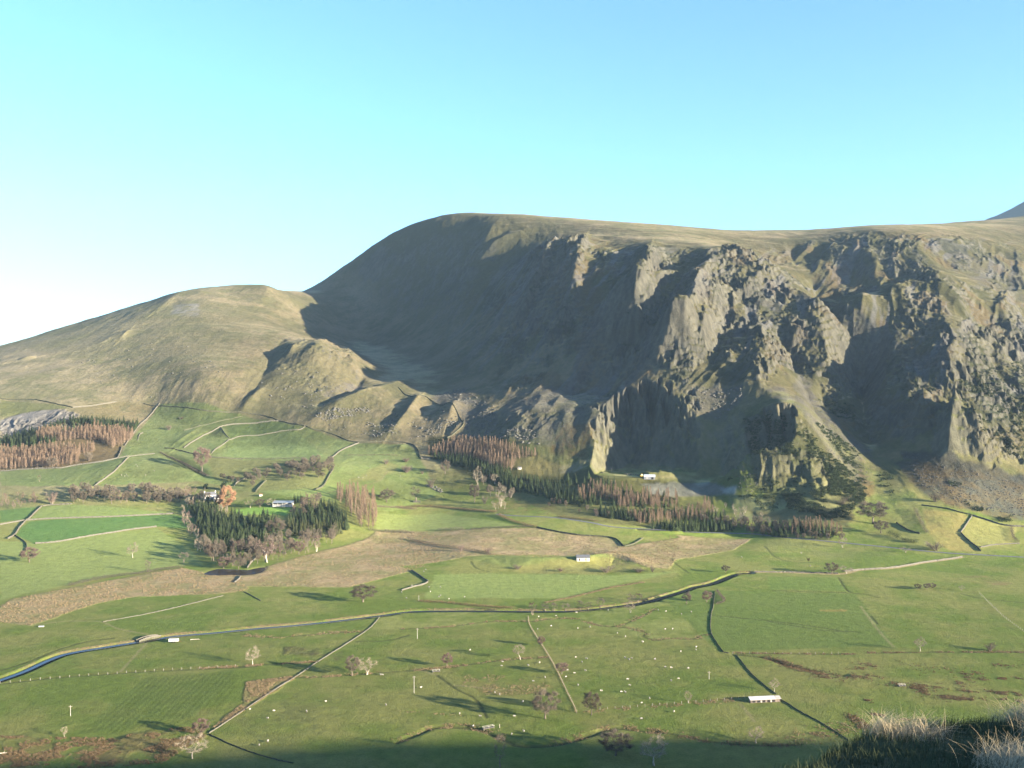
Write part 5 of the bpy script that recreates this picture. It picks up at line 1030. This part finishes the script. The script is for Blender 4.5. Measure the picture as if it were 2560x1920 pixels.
pole(a_, (562,1245), 1160, 'pale wooden pole standing in the striped field at the left'); pole(b_, (1733,630), 545, 'wooden pole nearest the beck in the middle meadow'); pole(b_, (1707,1062), 925, 'tall wooden pole in the meadow left of the small stream'); pole(d_, (870,950), 888, 'wooden pole in the sheep meadow left of the mossy wall'); pole(g_, (572,134), 88, 'thin pale pole on the edge of the quarry terrace', False); pole(b_, (1745,325), 282, 'short wooden pole on the far side of the beck', False)
# stone bridge over the beck
c = unproject(a_((1185,628)))[0]; o = empty('stone_bridge', (c[0], c[1], c[2] - .1), .95); tag(o, 'small grey stone bridge carrying the track over the beck', 'bridge'); n = 12; vs = []
for s in (-1.7, 1.7):
    for i in range(n + 1): t = i / n * 2 - 1; vs.append((t * 8, s, 1.0 * (1 - t * t) + .12))
    for i in range(n + 1): t = i / n * 2 - 1; vs.append((t * 8, s, -2.4 if abs(t) > .62 else -2.4 + 2.5 * math.sqrt(1 - (t / .62) ** 2)))
m = n + 1; fs = []
for i in range(n): fs += [(i, i + 1, m + i + 1, m + i), (2 * m + i + 1, 2 * m + i, 3 * m + i, 3 * m + i + 1), (i + 1, i, 2 * m + i, 2 * m + i + 1), (m + i, m + i + 1, 3 * m + i + 1, 3 * m + i)]
MB().add(vs, fs).build('arch', M['stone_dark'], o)
for s in (-1.62, 1.62):
    pb = MB()
    for i in range(n): t = (i + .5) / n * 2 - 1; pb.box((t * 8, s, 1.0 * (1 - t * t) + .02), (16 / n - .02, .32, .95))
    pb.build('parapet', M['stone'], o)
# trailer and odds and ends by the beck
o = put(a_, (1385,657), 'livestock_trailer', 'long white livestock trailer parked beside the beck', 'trailer', .1); MB().box((0, 0, .75), (6.0, 2.1, 1.5), 0, (.98, .92)).build('body', M['iron'], o); MB().box((0, 0, 2.26), (6.1, 2.15, .1)).build('roof', M['render'], o)
for x in (-.7, .7):
    for s in (-1.0, 1.0): MB().tube((x, s - .1, .42), (x, s + .1, .42), .42, .42, 12).build('wheel', M['dark'], o)
MB().box((3.9, 0, .6), (1.9, .12, .12)).build('drawbar', M['rust'], o); MB().box((-3.03, 0, .85), (.06, 1.7, 1.3)).build('ramp', M['timber_grey'], o)
for x in (-1.8, 0, 1.8): opening(o, 'vent', x, -1.02, 1.55, 1.2, .3, 'dark', .12)
def log(crop, p, L, rz, label, mat='bark_pale', name='fallen_trunk'):
    g = unproject(crop(p))[0]; mb = MB(); mb.tube((-L / 2, 0, .25), (0, .15, .35), .3, .24, 7); mb.tube((0, .15, .35), (L / 2, -.1, .25), .24, .12, 7); mb.tube((L * .2, 0, .3), (L * .35, .8, .8), .09, .03, 5); o = mb.build(name, M[mat], None, (g[0], g[1], gz(g[0], g[1]))); o.rotation_euler = (0, 0, rz); tag(o, label, 'log')
log(a_, (1557,637), 6, .1, 'pale fallen trunk lying in the grass right of the trailer'); log(l_, (1660,890), 9, .9, 'pale fallen trunk leaning through the dark spruces'); log(a_, (5,1548), 5, .5, 'pale fallen trunk in the bottom left rushes')
def ruin(crop, p, label, L, Wd, hs, rz, mat='stone'):
    o = put(crop, p, 'sheepfold', label, 'ruin', rz)
    for x, y, l, r_, h in ((0, -Wd / 2, L, 0, hs[0]), (0, Wd / 2, L, 0, hs[1]), (-L / 2 - .32, 0, Wd, math.pi / 2, hs[2]), (L / 2 + .32, 0, Wd * .6, math.pi / 2, hs[3])):
        mb = MB(); k = int(l / .9)
        for i in range(k): t = (i + .5) / k * l - l / 2; mb.box((x + t * math.cos(r_), y + t * math.sin(r_), -.6), (.88, .6, .6 + h * R.uniform(.65, 1.1)), r_, (.9, .8))
        mb.build('wall', M[mat], o)
ruin(j_, (360,478), 'roofless stone sheepfold at the end of the curved dark wall', 12, 6, (1.2, 2.6, 2.4, 2.2), -.05); ruin(j_, (235,1075), 'low pale ruin beside the tall thin tree above the bracken hedge', 8, 4, (.8, 1.2, 1.8, .8), .1)
o = put(j_, (1655,622), 'stone_hut', 'small pale stone hut on the grassy terrace right of the larches', 'hut', -.1); w, r = prism(4.6, 3.2, 1.9, 1.0, .15, .12); w.build('walls', tint('hut_wall', (.44, .41, .34), .2, 1), o); r.build('roof', M['slate'], o); opening(o, 'door', -1.0, -1.64, -.1, .8, 1.6, 'dark')
o = put(a_, (330,536), 'feed_trough', 'small white feed trough at the edge of the left reed bed', 'trough', .1); MB().box((0, 0, .25), (3.2, 1.0, .7), 0, (1.08, 1.15)).build('basin', M['iron'], o)
for x in (-1.2, 1.2): MB().box((x, 0, 0), (.14, .9, .27)).build('leg', M['rust'], o)
def slabs(crop, p, label, rz, L=5):
    o = put(crop, p, 'footbridge', label, 'footbridge', rz); MB().box((0, 0, .30), (L, 1.3, .28)).build('deck', M['boulder'], o)
    for s in (-L / 2 + .4, L / 2 - .4): MB().box((s, 0, -1.0), (.8, 1.5, 1.28)).build('abutment', M['stone_dark'], o)
    for y in (-.6, .6):
        for s in (-L / 2 + .3, 0, L / 2 - .3): MB().box((s, y, .6), (.1, .1, .9)).build('post', M['timber_grey'], o)
        MB().box((0, y * 1.14, 1.3), (L, .07, .1)).build('rail', M['timber_grey'], o)
slabs(c_, (288,893), 'small grey footbridge where the ditch meets the small stream', .3, 4.5); slabs(c_, (705,1345), 'pale stone footbridge over the bottom stream near the shadow', .5, 6); slabs(e_, (1068,1008), 'tiny stone slab crossing in the brown rush line of the right meadow', .2, 4.0)
g = unproject(c_((795,1338)))[0]; q = MB().box((0, 0, -.3), (.3, .3, 2.1), 0, (.8, .8)).build('gate_post', M['bark_pale'], None, (g[0], g[1], gz(g[0], g[1]))); tag(q, 'pale gate post beside the pale stone footbridge', 'gate post')

# ------------------------------------------------------------------ sheep
def sheep_mesh(head_down, name='sheep'):
    me = bpy.data.meshes.new('sheep_frame'); hd = [(.60, 0, .50), (.70, 0, .26)] if head_down else [(.60, 0, .94), (.76, 0, .88)]
    vs = [(-.18, 0, .66), (-.46, 0, .66), (.14, 0, .64), (.38, 0, .72), hd[0], hd[1]]; rr = [.27, .20, .27, .19, .10, .06]; ed = [(0, 1), (0, 2), (2, 3), (3, 4), (4, 5)]
    for par, x in ((1, -.44), (3, .30)):
        for s in (-1, 1): k = len(vs); vs += [(x, s * .14, .42), (x + (.02 if x > 0 else -.04), s * .14, .20), (x, s * .14, .0)]; rr += [.075, .04, .035]; ed += [(par if x < 0 else 2, k), (k, k + 1), (k + 1, k + 2)]
    k = len(vs); vs += [(-.62, 0, .58)]; rr += [.05]; ed += [(1, k)]
    me.from_pydata(vs, ed, []); ob = bpy.data.objects.new('sheep_frame', me); COL.objects.link(ob); sk = ob.modifiers.new('skin', 'SKIN'); me.skin_vertices.new() if not me.skin_vertices else None
    for i, sv in enumerate(me.skin_vertices[0].data): sv.radius = (rr[i], rr[i]); sv.use_root = (i == 0)
    ss = ob.modifiers.new('smooth', 'SUBSURF'); ss.levels = 1; ss.render_levels = 1; dg = bpy.context.evaluated_depsgraph_get(); out = bpy.data.meshes.new_from_object(ob.evaluated_get(dg)); bpy.data.objects.remove(ob); out.name = name
    out.materials.clear(); out.materials.append(M['wool']); out.materials.append(M['face'])
    for p in out.polygons: c = p.center; p.material_index = 1 if c.z < .30 or c.x > .56 else 0; p.use_smooth = True
    return out
SHEEP = [sheep_mesh(True), sheep_mesh(False)]
FLOCK = [
 (c_, 'white sheep grazing beyond the beck near the small reed field', 'sheep beyond the beck', [(205,80),(190,97),(95,208),(230,220),(323,222),(14,262),(242,257),(320,287),(310,300),(52,310),(390,315),(515,300)]),
 (c_, 'white sheep grazing in the meadow right of the straight fence', 'sheep right of the straight fence', [(1105,458),(1245,450),(1408,425),(1098,556),(1205,532),(1418,551),(1515,540),(1733,590),(1797,617),(1937,660),(1400,782),(1487,793),(1452,820),(1795,785),(1825,800),(1848,790),(2035,797),(1335,885),(1478,888),(1392,908),(1322,938),(1818,957),(1420,1003),(1833,1005),(1605,1050),(1765,1058),(1795,1060),(1990,1110),(1927,1146),(1925,1273)]),
 (c_, 'white sheep grazing in the meadow left of the straight fence', 'sheep left of the straight fence', [(558,725),(818,818),(810,850),(1112,825),(1022,847),(1157,943),(1062,972),(757,1063),(795,1080),(167,1024),(980,1137),(475,1233),(638,1252),(912,1253),(584,1331),(890,1398),(985,1372)]),
 (d_, 'white sheep grazing in the meadow left of the mossy wall', 'sheep left of the mossy wall', [(340,658),(767,700),(765,722),(643,736),(437,797),(520,860),(568,866),(704,870),(220,958),(568,970),(627,953),(590,1217)]),
 (d_, 'white sheep grazing in the yellowish pasture below the beck bend', 'sheep below the beck bend', [(525,415),(728,420),(650,437),(520,557),(578,557),(465,405),(65,405)]),
 (b_, 'white sheep grazing in the big field right of the rush strip', 'sheep right of the rush strip', [(1003,1135),(850,1215),(538,1268),(540,1453),(472,1482),(1483,1163),(590,1210),(397,1198),(1437,920),(1455,922)]),
 (D_, 'tiny white sheep on the domed hill pasture above the row of bare trees', 'sheep on the domed pasture', [(1075,575),(1085,590),(960,660),(1000,655),(985,668),(1150,660),(1220,628),(1350,575),(1010,668),(1250,700)]),
 (E_, 'tiny white sheep in the central hill pasture', 'sheep in the central hill pasture', [(1655,527),(1570,615),(1630,600),(1900,605),(1890,580),(1600,620)]),
 (G_, 'white sheep in the bright roadside meadow', 'sheep in the roadside meadow', [(1120,932),(1590,898),(1660,998),(1230,700)]),
]
ns = 0
for cr, lab, grp, ps in FLOCK:
    for p in ps:
        g = unproject(cr(p))[0]; o = link('sheep', R.choice(SHEEP), None, (g[0], g[1], gz(g[0], g[1]) + .02)); o.rotation_euler = (0, 0, R.uniform(0, 6.28)); s = R.uniform(1.0, 1.2); o.scale = (s, s, s); tag(o, lab, 'sheep', grp); ns += 1

# ------------------------------------------------------------------ ground cover nobody could count
def region(pts, n, seed, noise_scale=12, cut=-.2):
    g = unproject(pts)[:, :2]; rs = np.random.default_rng(seed); p = rs.uniform(g.min(0), g.max(0), (n * 5, 2)); p = p[inside(g, p[:, 0], p[:, 1])]; f = fbm(p[:, 0] / noise_scale, p[:, 1] / noise_scale, 3, seed) > cut; return p[f][:n]
def region_px(pts, n, seed, noise_scale=12, cut=-.2):
    """as region(), but spread evenly over steep faces as well"""
    a = np.array(pts); rs = np.random.default_rng(seed); q = rs.uniform(a.min(0), a.max(0), (n * 5, 2)); q = q[inside(a, q[:, 0], q[:, 1])][:int(n * 1.7)]; p = unproject([tuple(v) for v in q])[:, :2]; f = fbm(p[:, 0] / noise_scale, p[:, 1] / noise_scale, 3, seed) > cut; return p[f][:n]
def along(pts, n, w, seed, cut=-.08):
    ln = resample(catmull(unproject(pts), n=6), .7); rs = np.random.default_rng(seed); k = rs.integers(0, len(ln) - 1, n); p = ln[k] + rs.normal(0, w * 1.35, (n, 2)); return p[fbm(p[:, 0] / 4.5, p[:, 1] / 4.5, 3, seed) > cut]
def tufts(name, pos, label, mat, h=(.4, .8), per=7, wd=(.10, .2), spread=.28, lean=.5, seed=1, group=None):
    rs = np.random.default_rng(seed); n = len(pos); z = height(pos[:, 0], pos[:, 1]); P = np.repeat(np.stack([pos[:, 0], pos[:, 1], z - .05], 1), per, 0); hh = np.repeat(rs.uniform(*h, n), per); P[:, :2] += rs.normal(0, spread * .5, (n * per, 2)); D = rs.normal(0, lean, (n * per, 3)); D[:, 2] = 1
    c = P.mean(0); V, Fc = slivers(P - c, D, hh * rs.uniform(.6, 1.1, n * per), rs.uniform(*wd, n * per), rs); return tag(link(name, tri_mesh(name, V, Fc, M[mat]), None, tuple(c)), label, None, group, 'stuff')
reed = np.concatenate([region(a_((-40,395),(100,310),(550,225),(900,160),(1450,60),(1640,110),(1900,118),(2000,250),(1780,268),(1100,290),(800,340),(240,520),(-40,490)), 5200, 1),
    region(E_((860,1310),(1100,1240),(1600,1110),(1700,1035),(2000,1042),(2212,1080),(2212,1280),(2000,1345),(1500,1480),(700,1470)), 5200, 2), region(F_((0,905),(800,885),(1080,885),(1200,910),(1680,970),(1770,1035),(2212,960),(2212,1150),(1960,1200),(1700,1115),(660,1098),(0,1190)), 5200, 3),
    region(G_((600,750),(1200,780),(1050,870),(600,945),(560,1020),(0,960),(0,860)), 1600, 4)])
tufts('reeds', reed, 'straw coloured reed and rush bed across the valley floor', 'rush', (.45, .95), 6, (.16, .3), .5, .55, 1)
rush = [along(q, n, w, 20 + k) for k, (q, n, w) in enumerate([(DITCH[0], 900, .8), (DITCH[1], 900, .9), (DITCH[2], 700, .8), (DITCH[4], 700, .8), (DITCH[5], 900, 1.2), (DITCH[6], 500, 1.4), (DITCH[8], 600, .6), (DITCH[9], 900, .9), (b_((350,600),(600,615),(1000,585),(1300,570)), 700, 1.6), (c_((-20,1450),(150,1380),(300,1330),(600,1345),(820,1430)), 900, 1.3), (c_((1250,1470),(1500,1400),(1700,1340),(2042,1370)), 900, 1.3), (d_((400,1370),(600,1390),(900,1450),(1300,1480),(1600,1470)), 900, 1.4), (c_((0,1208),(500,1240)) , 60, .5), (d_((-100,1210),(300,1180),(700,1150),(1100,1115)), 700, 1.1), (e_((200,1420),(400,1390),(640,1330),(750,1330)), 900, 3.0)])]
rush += [river_line[np.random.default_rng(77).integers(0, len(river_line), 2600), :2] + np.random.default_rng(78).normal(0, 1.1, (2600, 2)) + np.array([-.6, 4.6])]
rush += [region(b_((370,970),(700,930),(770,940),(300,1240),(70,1360),(330,1150)), 1700, 41, 8, -.3), region(c_((520,900),(900,930),(1200,1000),(1100,1070),(700,1080),(500,1000)), 500, 42, 6, .0)]
tufts('rushes', np.concatenate(rush), 'tufts of rushes along the ditches and wet corners of the meadows', 'rush', (.4, .9), 7, (.09, .17), .4, .5, 2)
bk = [along(e_(*p), n, w, 60 + k) for k, (p, n, w) in enumerate([(((0,780),(250,870),(550,930),(800,930),(1040,1000)), 1700, 2.2), (((100,830),(400,920),(600,950)), 700, 2), (((1150,1010),(1300,1060),(1500,1110),(1680,1110)), 1000, 2.2), (((1170,1000),(1450,1010),(1560,930),(1640,900),(1700,940)), 900, 2.2), (((1560,1040),(1800,1060),(2042,1070)), 600, 1.4), (((1700,950),(2042,945)), 350, 1), (((1880,1120),(2042,1140)), 300, 1.4), (((640,1230),(700,1280),(800,1330),(640,1340)), 500, 1.5), (((840,1230),(930,1245)), 120, .7), (((1070,1270),(1250,1270)), 160, .7), (((750,820),(820,850),(640,890)), 260, 1.6), (((1350,860),(1440,880)), 90, 1.4), (((1820,840),(2042,820)), 200, 2), (((780,1120),(850,1135)), 90, .8), (((1050,830),(1300,880),(1500,880)), 120, 4)])]
bk += [region(a_((-40,1400),(500,1415),(900,1415),(1200,1360),(1500,1330),(1640,1400),(1300,1620),(-40,1720)), 3800, 80, 9, -.02), region(C_((1370,1100),(1600,1110),(1560,1200),(1400,1200)), 500, 81), region(H_((1150,160),(1450,260),(1750,640),(1560,640),(1250,420)), 900, 82), region(F_((650,610),(1000,600),(1250,700),(1200,790),(800,770)), 900, 83), region(B_((1560,1290),(1760,1300),(1700,1480),(1500,1430)), 500, 84)]
tufts('bracken', np.concatenate(bk), 'dead brown bracken and rush clumps along the wet lines of the meadows and the fell foot', 'brack', (.4, .95), 8, (.10, .2), .5, .6, 3)
def rocks(name, pos, label, size, mat, seed=1):
    rs = np.random.default_rng(seed); n = len(pos); z = height(pos[:, 0], pos[:, 1]); s = size[0] + (size[1] - size[0]) * rs.uniform(0, 1, n) ** 3; base = np.array([(1, 0, 0), (0, 1, 0), (-1, 0, 0), (0, -1, 0), (.7, .7, .6), (-.7, .6, .7), (-.6, -.7, .6), (.7, -.6, .7), (0, 0, 1)]); fc = np.array([(0, 1, 4), (1, 5, 4), (1, 2, 5), (2, 6, 5), (2, 3, 6), (3, 7, 6), (3, 0, 7), (0, 4, 7), (4, 5, 8), (5, 6, 8), (6, 7, 8), (7, 4, 8)])
    V = base[None] * (1 + rs.normal(0, .2, (n, 9, 3))); a = rs.uniform(0, 6.28, n); ca, sa = np.cos(a)[:, None], np.sin(a)[:, None]; V = np.stack([V[..., 0] * ca - V[..., 1] * sa, V[..., 0] * sa + V[..., 1] * ca, V[..., 2] * .8 - .15], -1) * s[:, None, None]; c = np.array([pos[:, 0].mean(), pos[:, 1].mean(), z.mean()]); V += np.stack([pos[:, 0], pos[:, 1], z], 1)[:, None] - c
    return tag(link(name, tri_mesh(name, V.reshape(-1, 3), (fc[None] + np.arange(n)[:, None, None] * 9).reshape(-1, 3), M[mat]), None, tuple(c)), label, None, None, 'stuff')
bl = [region(A_((300,700),(900,500),(1300,640),(1200,860),(700,880)), 160, 61, 20, .05), region(A_((1420,720),(1700,700),(1900,800),(1700,940),(1450,930)), 160, 62, 14, .0), region(B_((180,1240),(330,1190),(560,1190),(420,1240),(250,1270)), 420, 1, 10, -.2), region(B_((1010,1270),(1180,1180),(1220,1300),(1120,1360),(1040,1340)), 420, 2, 10, -.3), region(B_((1220,1330),(1400,1310),(1440,1400),(1300,1390)), 200, 3, 10, -.1), region(B_((560,1290),(640,1220),(650,1350),(480,1370)), 160, 4), region(B_((700,1370),(860,1290),(960,1250),(1000,1290),(840,1340)), 160, 5), region(B_((180,1280),(1000,1180),(960,1340),(400,1360)), 160, 6), region(A_((1680,850),(2000,760),(1900,880),(1700,960)), 90, 7), region(j_((340,830),(560,960),(600,900),(420,820)), 70, 8), region(j_((1000,330),(1500,130),(1700,230),(1200,240)), 150, 9), region(C_((330,980),(590,985),(600,1040),(480,1160),(340,1080)), 380, 10), region(B_((850,1120),(1010,1080),(1150,1170),(1000,1180)), 200, 12)]
rocks('boulders', np.concatenate(bl), 'pale boulders strewn over the slope between the fell and the hill pastures', (.5, 2.3), 'boulder', 1)
M['scree'] = tint('scree_stone', (.060, .060, .056), .3, .6)
rocks('rubble', np.concatenate([region(C_((880,960),(1000,1050),(1250,1300),(1260,1480),(1150,1460),(1030,1310)), 700, 21), region(H_((1050,100),(1500,200),(2212,420),(2212,700),(1700,620),(1250,420)), 1200, 22), region(B_((1260,1120),(1640,1090),(1890,1160),(1800,1400),(1560,1430)), 1200, 23), region(G_((1050,150),(1500,100),(1800,250),(1500,420),(1100,420)), 400, 24)]), 'loose grey scree stones on the lower slopes of the fell', (.3, 1.2), 'scree', 2)
def scrub(name, pos, label, mat, size=(1.2, 3.0), per=34, seed=1):
    rs = np.random.default_rng(seed); n = len(pos); z = height(pos[:, 0], pos[:, 1]); s = np.repeat(rs.uniform(*size, n), per); u = rs.normal(size=(n * per, 3)); u /= np.linalg.norm(u, axis=1, keepdims=True); u[:, 2] = np.abs(u[:, 2]); P = np.repeat(np.stack([pos[:, 0], pos[:, 1], z - .1], 1), per, 0) + u * (s * rs.uniform(.3, .75, n * per))[:, None]; c = P.mean(0); D = u + rs.normal(0, .5, u.shape); D[:, 2] += .4
    V, Fc = slivers(P - c, D, s * rs.uniform(.2, .4, n * per), s * rs.uniform(.16, .32, n * per), rs); return tag(link(name, tri_mesh(name, V, Fc, M[mat]), None, tuple(c)), label, None, None, 'stuff')
jn = [region_px(G_((1440,430),(1480,540),(1700,600),(1900,640),(2000,560),(2120,430),(2060,200),(1900,130),(1800,300),(1700,420)), 1100, 50, 14, -.2), region_px(G_((1000,300),(1300,260),(1700,330),(1850,420),(1400,440),(1050,430)), 130, 51, 9, .05), region_px(C_((600,1150),(780,1120),(900,1130),(1050,1330),(1210,1480),(1210,1570),(1060,1480),(1000,1350),(800,1330),(640,1330)), 1300, 31, 16, -.15), region_px(C_((1690,930),(2040,850),(2040,1330),(1850,1350),(1700,1080)), 900, 32, 18, -.05), region_px(C_((960,1160),(1100,1240),(1200,1330),(1120,1370)), 300, 33, 12, -.3), region_px(C_((970,1040),(1160,1080),(1170,1160),(1080,1140)), 220, 34, 12, -.2), region_px(C_((1400,950),(1600,960),(1560,1050),(1420,1080)), 70, 35, 12, .0), region_px(H_((1500,380),(1640,390),(1620,430),(1520,420)), 16, 36, 9, -1), region_px(k_((1450,470),(1700,580),(1740,620),(1640,620)), 40, 37, 9, -.4), region_px(k_((1900,690),(2060,680),(2070,740),(1920,750)), 26, 38, 9, -1), region_px(G_((1230,470),(1400,470),(1410,570),(1260,560)), 40, 39, 9, -.6), region_px(G_((1090,430),(1440,440),(1440,470),(1120,470)), 40, 40, 9, -.4), region_px(H_((850,260),(1010,330),(1010,540),(900,520)), 70, 41, 9, .0), region_px(C_((1000,1360),(1130,1480),(1220,1560),(1170,1590),(1040,1500)), 420, 42, 10, -.6)]
scrub('juniper_scrub', np.concatenate(jn), 'dark green juniper scrub on the crags and fell foot', 'juniper', (1.3, 3.2), 36, 1)
print('things', ns, time.time() - T0)

# ------------------------------------------------------------------ the fell the photographer stands on
def own_hill(x, y):
    pl = np.array([(-900, -260, 60), (-420, -140, 120), (-120, -40, 160), (0, -8, 170.2), (120, -10, 171), (350, 0, 171), (600, 20, 171.5), (760, 45, 172), (1000, 50, 172.5), (1500, 30, 182)], float); best = np.full(x.shape, 1e9); zc = np.zeros(x.shape)
    for a, b in zip(pl[:-1], pl[1:]):
        d = b[:2] - a[:2]; t = np.clip(((x - a[0]) * d[0] + (y - a[1]) * d[1]) / (d @ d), 0, 1); r = np.hypot(x - a[0] - t * d[0], y - a[1] - t * d[1]); m = r < best; best = np.where(m, r, best); zc = np.where(m, a[2] + t * (b[2] - a[2]), zc)
    return zc + 2.2 * fbm(x / 60, y / 60, 3, 501) * sstep(30, 90, np.hypot(x, y)), best
hx, hy = np.meshgrid(np.linspace(-900, 1500, 301), np.linspace(-420, 392, 150)); hz_, hr = own_hill(hx, hy); hz_ = hz_ - .62 * np.maximum(hr - 6, 0) - .004 * hr
hz_ = np.maximum(hz_, -1.0); rr_ = np.hypot(hx, hy); hz_ = np.where(rr_ < 60, np.minimum(hz_, 150 - .2 * rr_), hz_)
lim = CAMZ - np.where((hy > 4) & (np.abs(hx) < hy * .62 + 6), .47 * hy + 4, -1e9); hz_ = np.minimum(hz_, lim); hz_ = np.where(hy > 380, -1.0, hz_)
grid_object('hillside', 'structure', hx, hy, hz_, np.broadcast_to(c3(.09, .095, .04), hx.shape + (3,)), np.full(hx.shape, .5), GMAT)
# the grassy knoll at the photographer's feet
def BRK(x): return np.interp(x, [0, 1.6, 2.3, 3.04, 3.59, 4.06, 5, 9], [6.6, 7.3, 8.05, 9.2, 9.75, 10.0, 10.1, 10.4])
def knoll(x, y):
    s = x * SUN_H[0] + y * SUN_H[1]; p = -x * SUN_H[1] + y * SUN_H[0]; z = 166.5 + (10 - y) * .185 + .05 * np.maximum(x - 4, 0)
    z = z + (.02 + .56 * sstep(KN[1], KN[0], p)) * np.exp(-((s - 8.0) / 2.6) ** 2)  # unseen swell towards the sun, added to shade part of the knoll
    brk = BRK(x) + .22 * fbm(x / 1.2, y * 0, 3, 511); z = z - np.maximum(y - brk, 0) * .95 - .12 * np.maximum(y - brk + .8, 0) ** 1.3 * 0
    z = z - .9 * np.maximum(np.hypot(x - 3, y) - 17, 0)
    return z + .10 * fbm(x / 1.6, y / 1.6, 4, 512) + .05 * fbm(x / .4, y / .4, 3, 513)
KN = (10.0, 10.9)
kx, ky = np.meshgrid(np.linspace(-22, 30, 420), np.linspace(-16, 24, 330)); kz = knoll(kx, ky)
ka = mix(c3(.055, .060, .028), c3(.10, .085, .045), np.clip(.5 + fbm(kx / .8, ky / .8, 4, 514), 0, 1)[..., None])
grid_object('knoll', 'structure', kx, ky, kz, ka, np.full(kx.shape, .06), GMAT)
rs = np.random.default_rng(21)
def blades(name, cen, per, ln, wd, bend, mat, label, spread=.10, seed=1):
    """curved grass blades in clumps, combed by the wind"""
    rs = np.random.default_rng(seed); n = len(cen) * per; b = np.repeat(cen, per, 0) + rs.normal(0, spread, (n, 2)); z = knoll(b[:, 0], b[:, 1]); L = rs.uniform(*ln, n); a = rs.normal(.35, .9, n); out = np.stack([np.cos(a), np.sin(a)], 1); bd = rs.uniform(*bend, n); w = rs.uniform(*wd, n); px_ = np.stack([-out[:, 1], out[:, 0]], 1); k = 5; V = []
    tw = rs.uniform(-.6, .6, n)
    for i in range(k):
        t = i / (k - 1); hz = L * (t - .42 * bd * t * t); hx_ = L * bd * .75 * t ** 2; wi = w * (1 - t) ** .8 + .0008
        c = np.stack([b[:, 0] + out[:, 0] * hx_, b[:, 1] + out[:, 1] * hx_, z + hz - .02], 1); o = np.concatenate([px_ * wi[:, None] * .5, (wi * tw * .3)[:, None]], 1); V += [c - o, c + o]
    V = np.stack(V, 1); q = np.array([(2 * i, 2 * i + 1, 2 * i + 3, 2 * i + 2) for i in range(k - 1)]); Fc = (q[None] + np.arange(n)[:, None, None] * 2 * k).reshape(-1, 4); c = V.reshape(-1, 3).mean(0)
    return tag(link(name, tri_mesh(name, V.reshape(-1, 3) - c, Fc, M[mat]), None, tuple(c)), label, None, None, 'stuff')
def spots(n, x0, x1, y0, y1, seed): r = np.random.default_rng(seed); return np.stack([r.uniform(x0, x1, n), r.uniform(y0, y1, n)], 1)
t1 = spots(1100, 3.4, 8.5, 7.8, 10.9, 31); t1 = t1[(t1[:, 1] < BRK(t1[:, 0]) + .2) & (fbm(t1[:, 0] / 1.1, t1[:, 1] / 1.1, 2, 33) > .10 - .34 * (t1[:, 0] - 3.8))]
blades('moor_grass', t1, 95, (.13, .37), (.0014, .0032), (.7, 1.7), 'tuss', 'tall pale moor grass bending in the wind on the near knoll', .09, 1)
t2 = spots(2600, .8, 9, 6.6, 11.3, 32); blades('short_turf', t2, 22, (.05, .16), (.003, .006), (.3, 1), 'greenblade', 'short dark turf and moss covering the near knoll', .08, 2)
print('knoll', time.time() - T0)

# ------------------------------------------------------------------ camera, sun, sky
def make_env():
    S.cycles.diffuse_bounces = 1; S.cycles.max_bounces = 6; S.cycles.volume_bounces = 0
    cam = bpy.data.cameras.new('camera'); co = bpy.data.objects.new('camera', cam); COL.objects.link(co)
    cam.sensor_width = 36; cam.lens = F / 2560 * 36; cam.shift_y = -(960 - HY) / 2560
    cam.clip_start = .5; cam.clip_end = 30000
    co.location = (0, 0, CAMZ); co.rotation_euler = (math.pi / 2, 0, 0); S.camera = co
    el = math.radians(SUN_EL)
    d = Vector((SUN_H[0] * math.cos(el), SUN_H[1] * math.cos(el), math.sin(el))).normalized()
    s = bpy.data.lights.new('sun', 'SUN'); s.energy = 5; s.angle = math.radians(.45); s.color = (1, .86, .66)
    so = bpy.data.objects.new('sun', s); COL.objects.link(so); so.rotation_euler = d.to_track_quat('Z', 'Y').to_euler(); so.location = (600, -300, 900)
    w = bpy.data.worlds.new('World'); S.world = w; w.use_nodes = True; nt = w.node_tree
    bg = nt.nodes['Background']; sky = nt.nodes.new('ShaderNodeTexSky'); sky.sky_type = 'NISHITA'; sky.sun_disc = False
    sky.sun_elevation = el; sky.sun_rotation = math.atan2(SUN_H[0], SUN_H[1])
    sky.altitude = 300; sky.air_density = SKY[0]; sky.dust_density = SKY[1]; sky.ozone_density = SKY[2]
    nt.links.new(sky.outputs[0], bg.inputs[0]); bg.inputs[1].default_value = SKY[3]
    if HAZE:
        bm = MB().box((0, 0, -5.2), (14100, 14100, 1405)); hz = bm.build('haze', None) if 0 else None
        me = bpy.data.meshes.new('haze'); me.from_pydata(bm.v, [], bm.f); ho = bpy.data.objects.new('haze', me); COL.objects.link(ho); ho['kind'] = 'stuff'; ho['label'] = 'thin blue haze of the valley air'
        m = bpy.data.materials.new('haze'); m.use_nodes = True; t = m.node_tree; t.nodes.remove(t.nodes['Principled BSDF']); v = t.nodes.new('ShaderNodeVolumePrincipled'); v.inputs['Color'].default_value = (.50, .74, 1, 1); v.inputs['Density'].default_value = HAZE; v.inputs['Anisotropy'].default_value = .0
        t.links.new(v.outputs[0], t.nodes['Material Output'].inputs['Volume']); me.materials.append(m)
    S.view_settings.view_transform = 'Standard'; S.view_settings.look = 'None'; S.view_settings.gamma = 1
    S.view_settings.exposure = EXPO

SKY = (1, 1.1, 4.8, .068); EXPO = 2.9; HAZE = 2e-5
make_env()
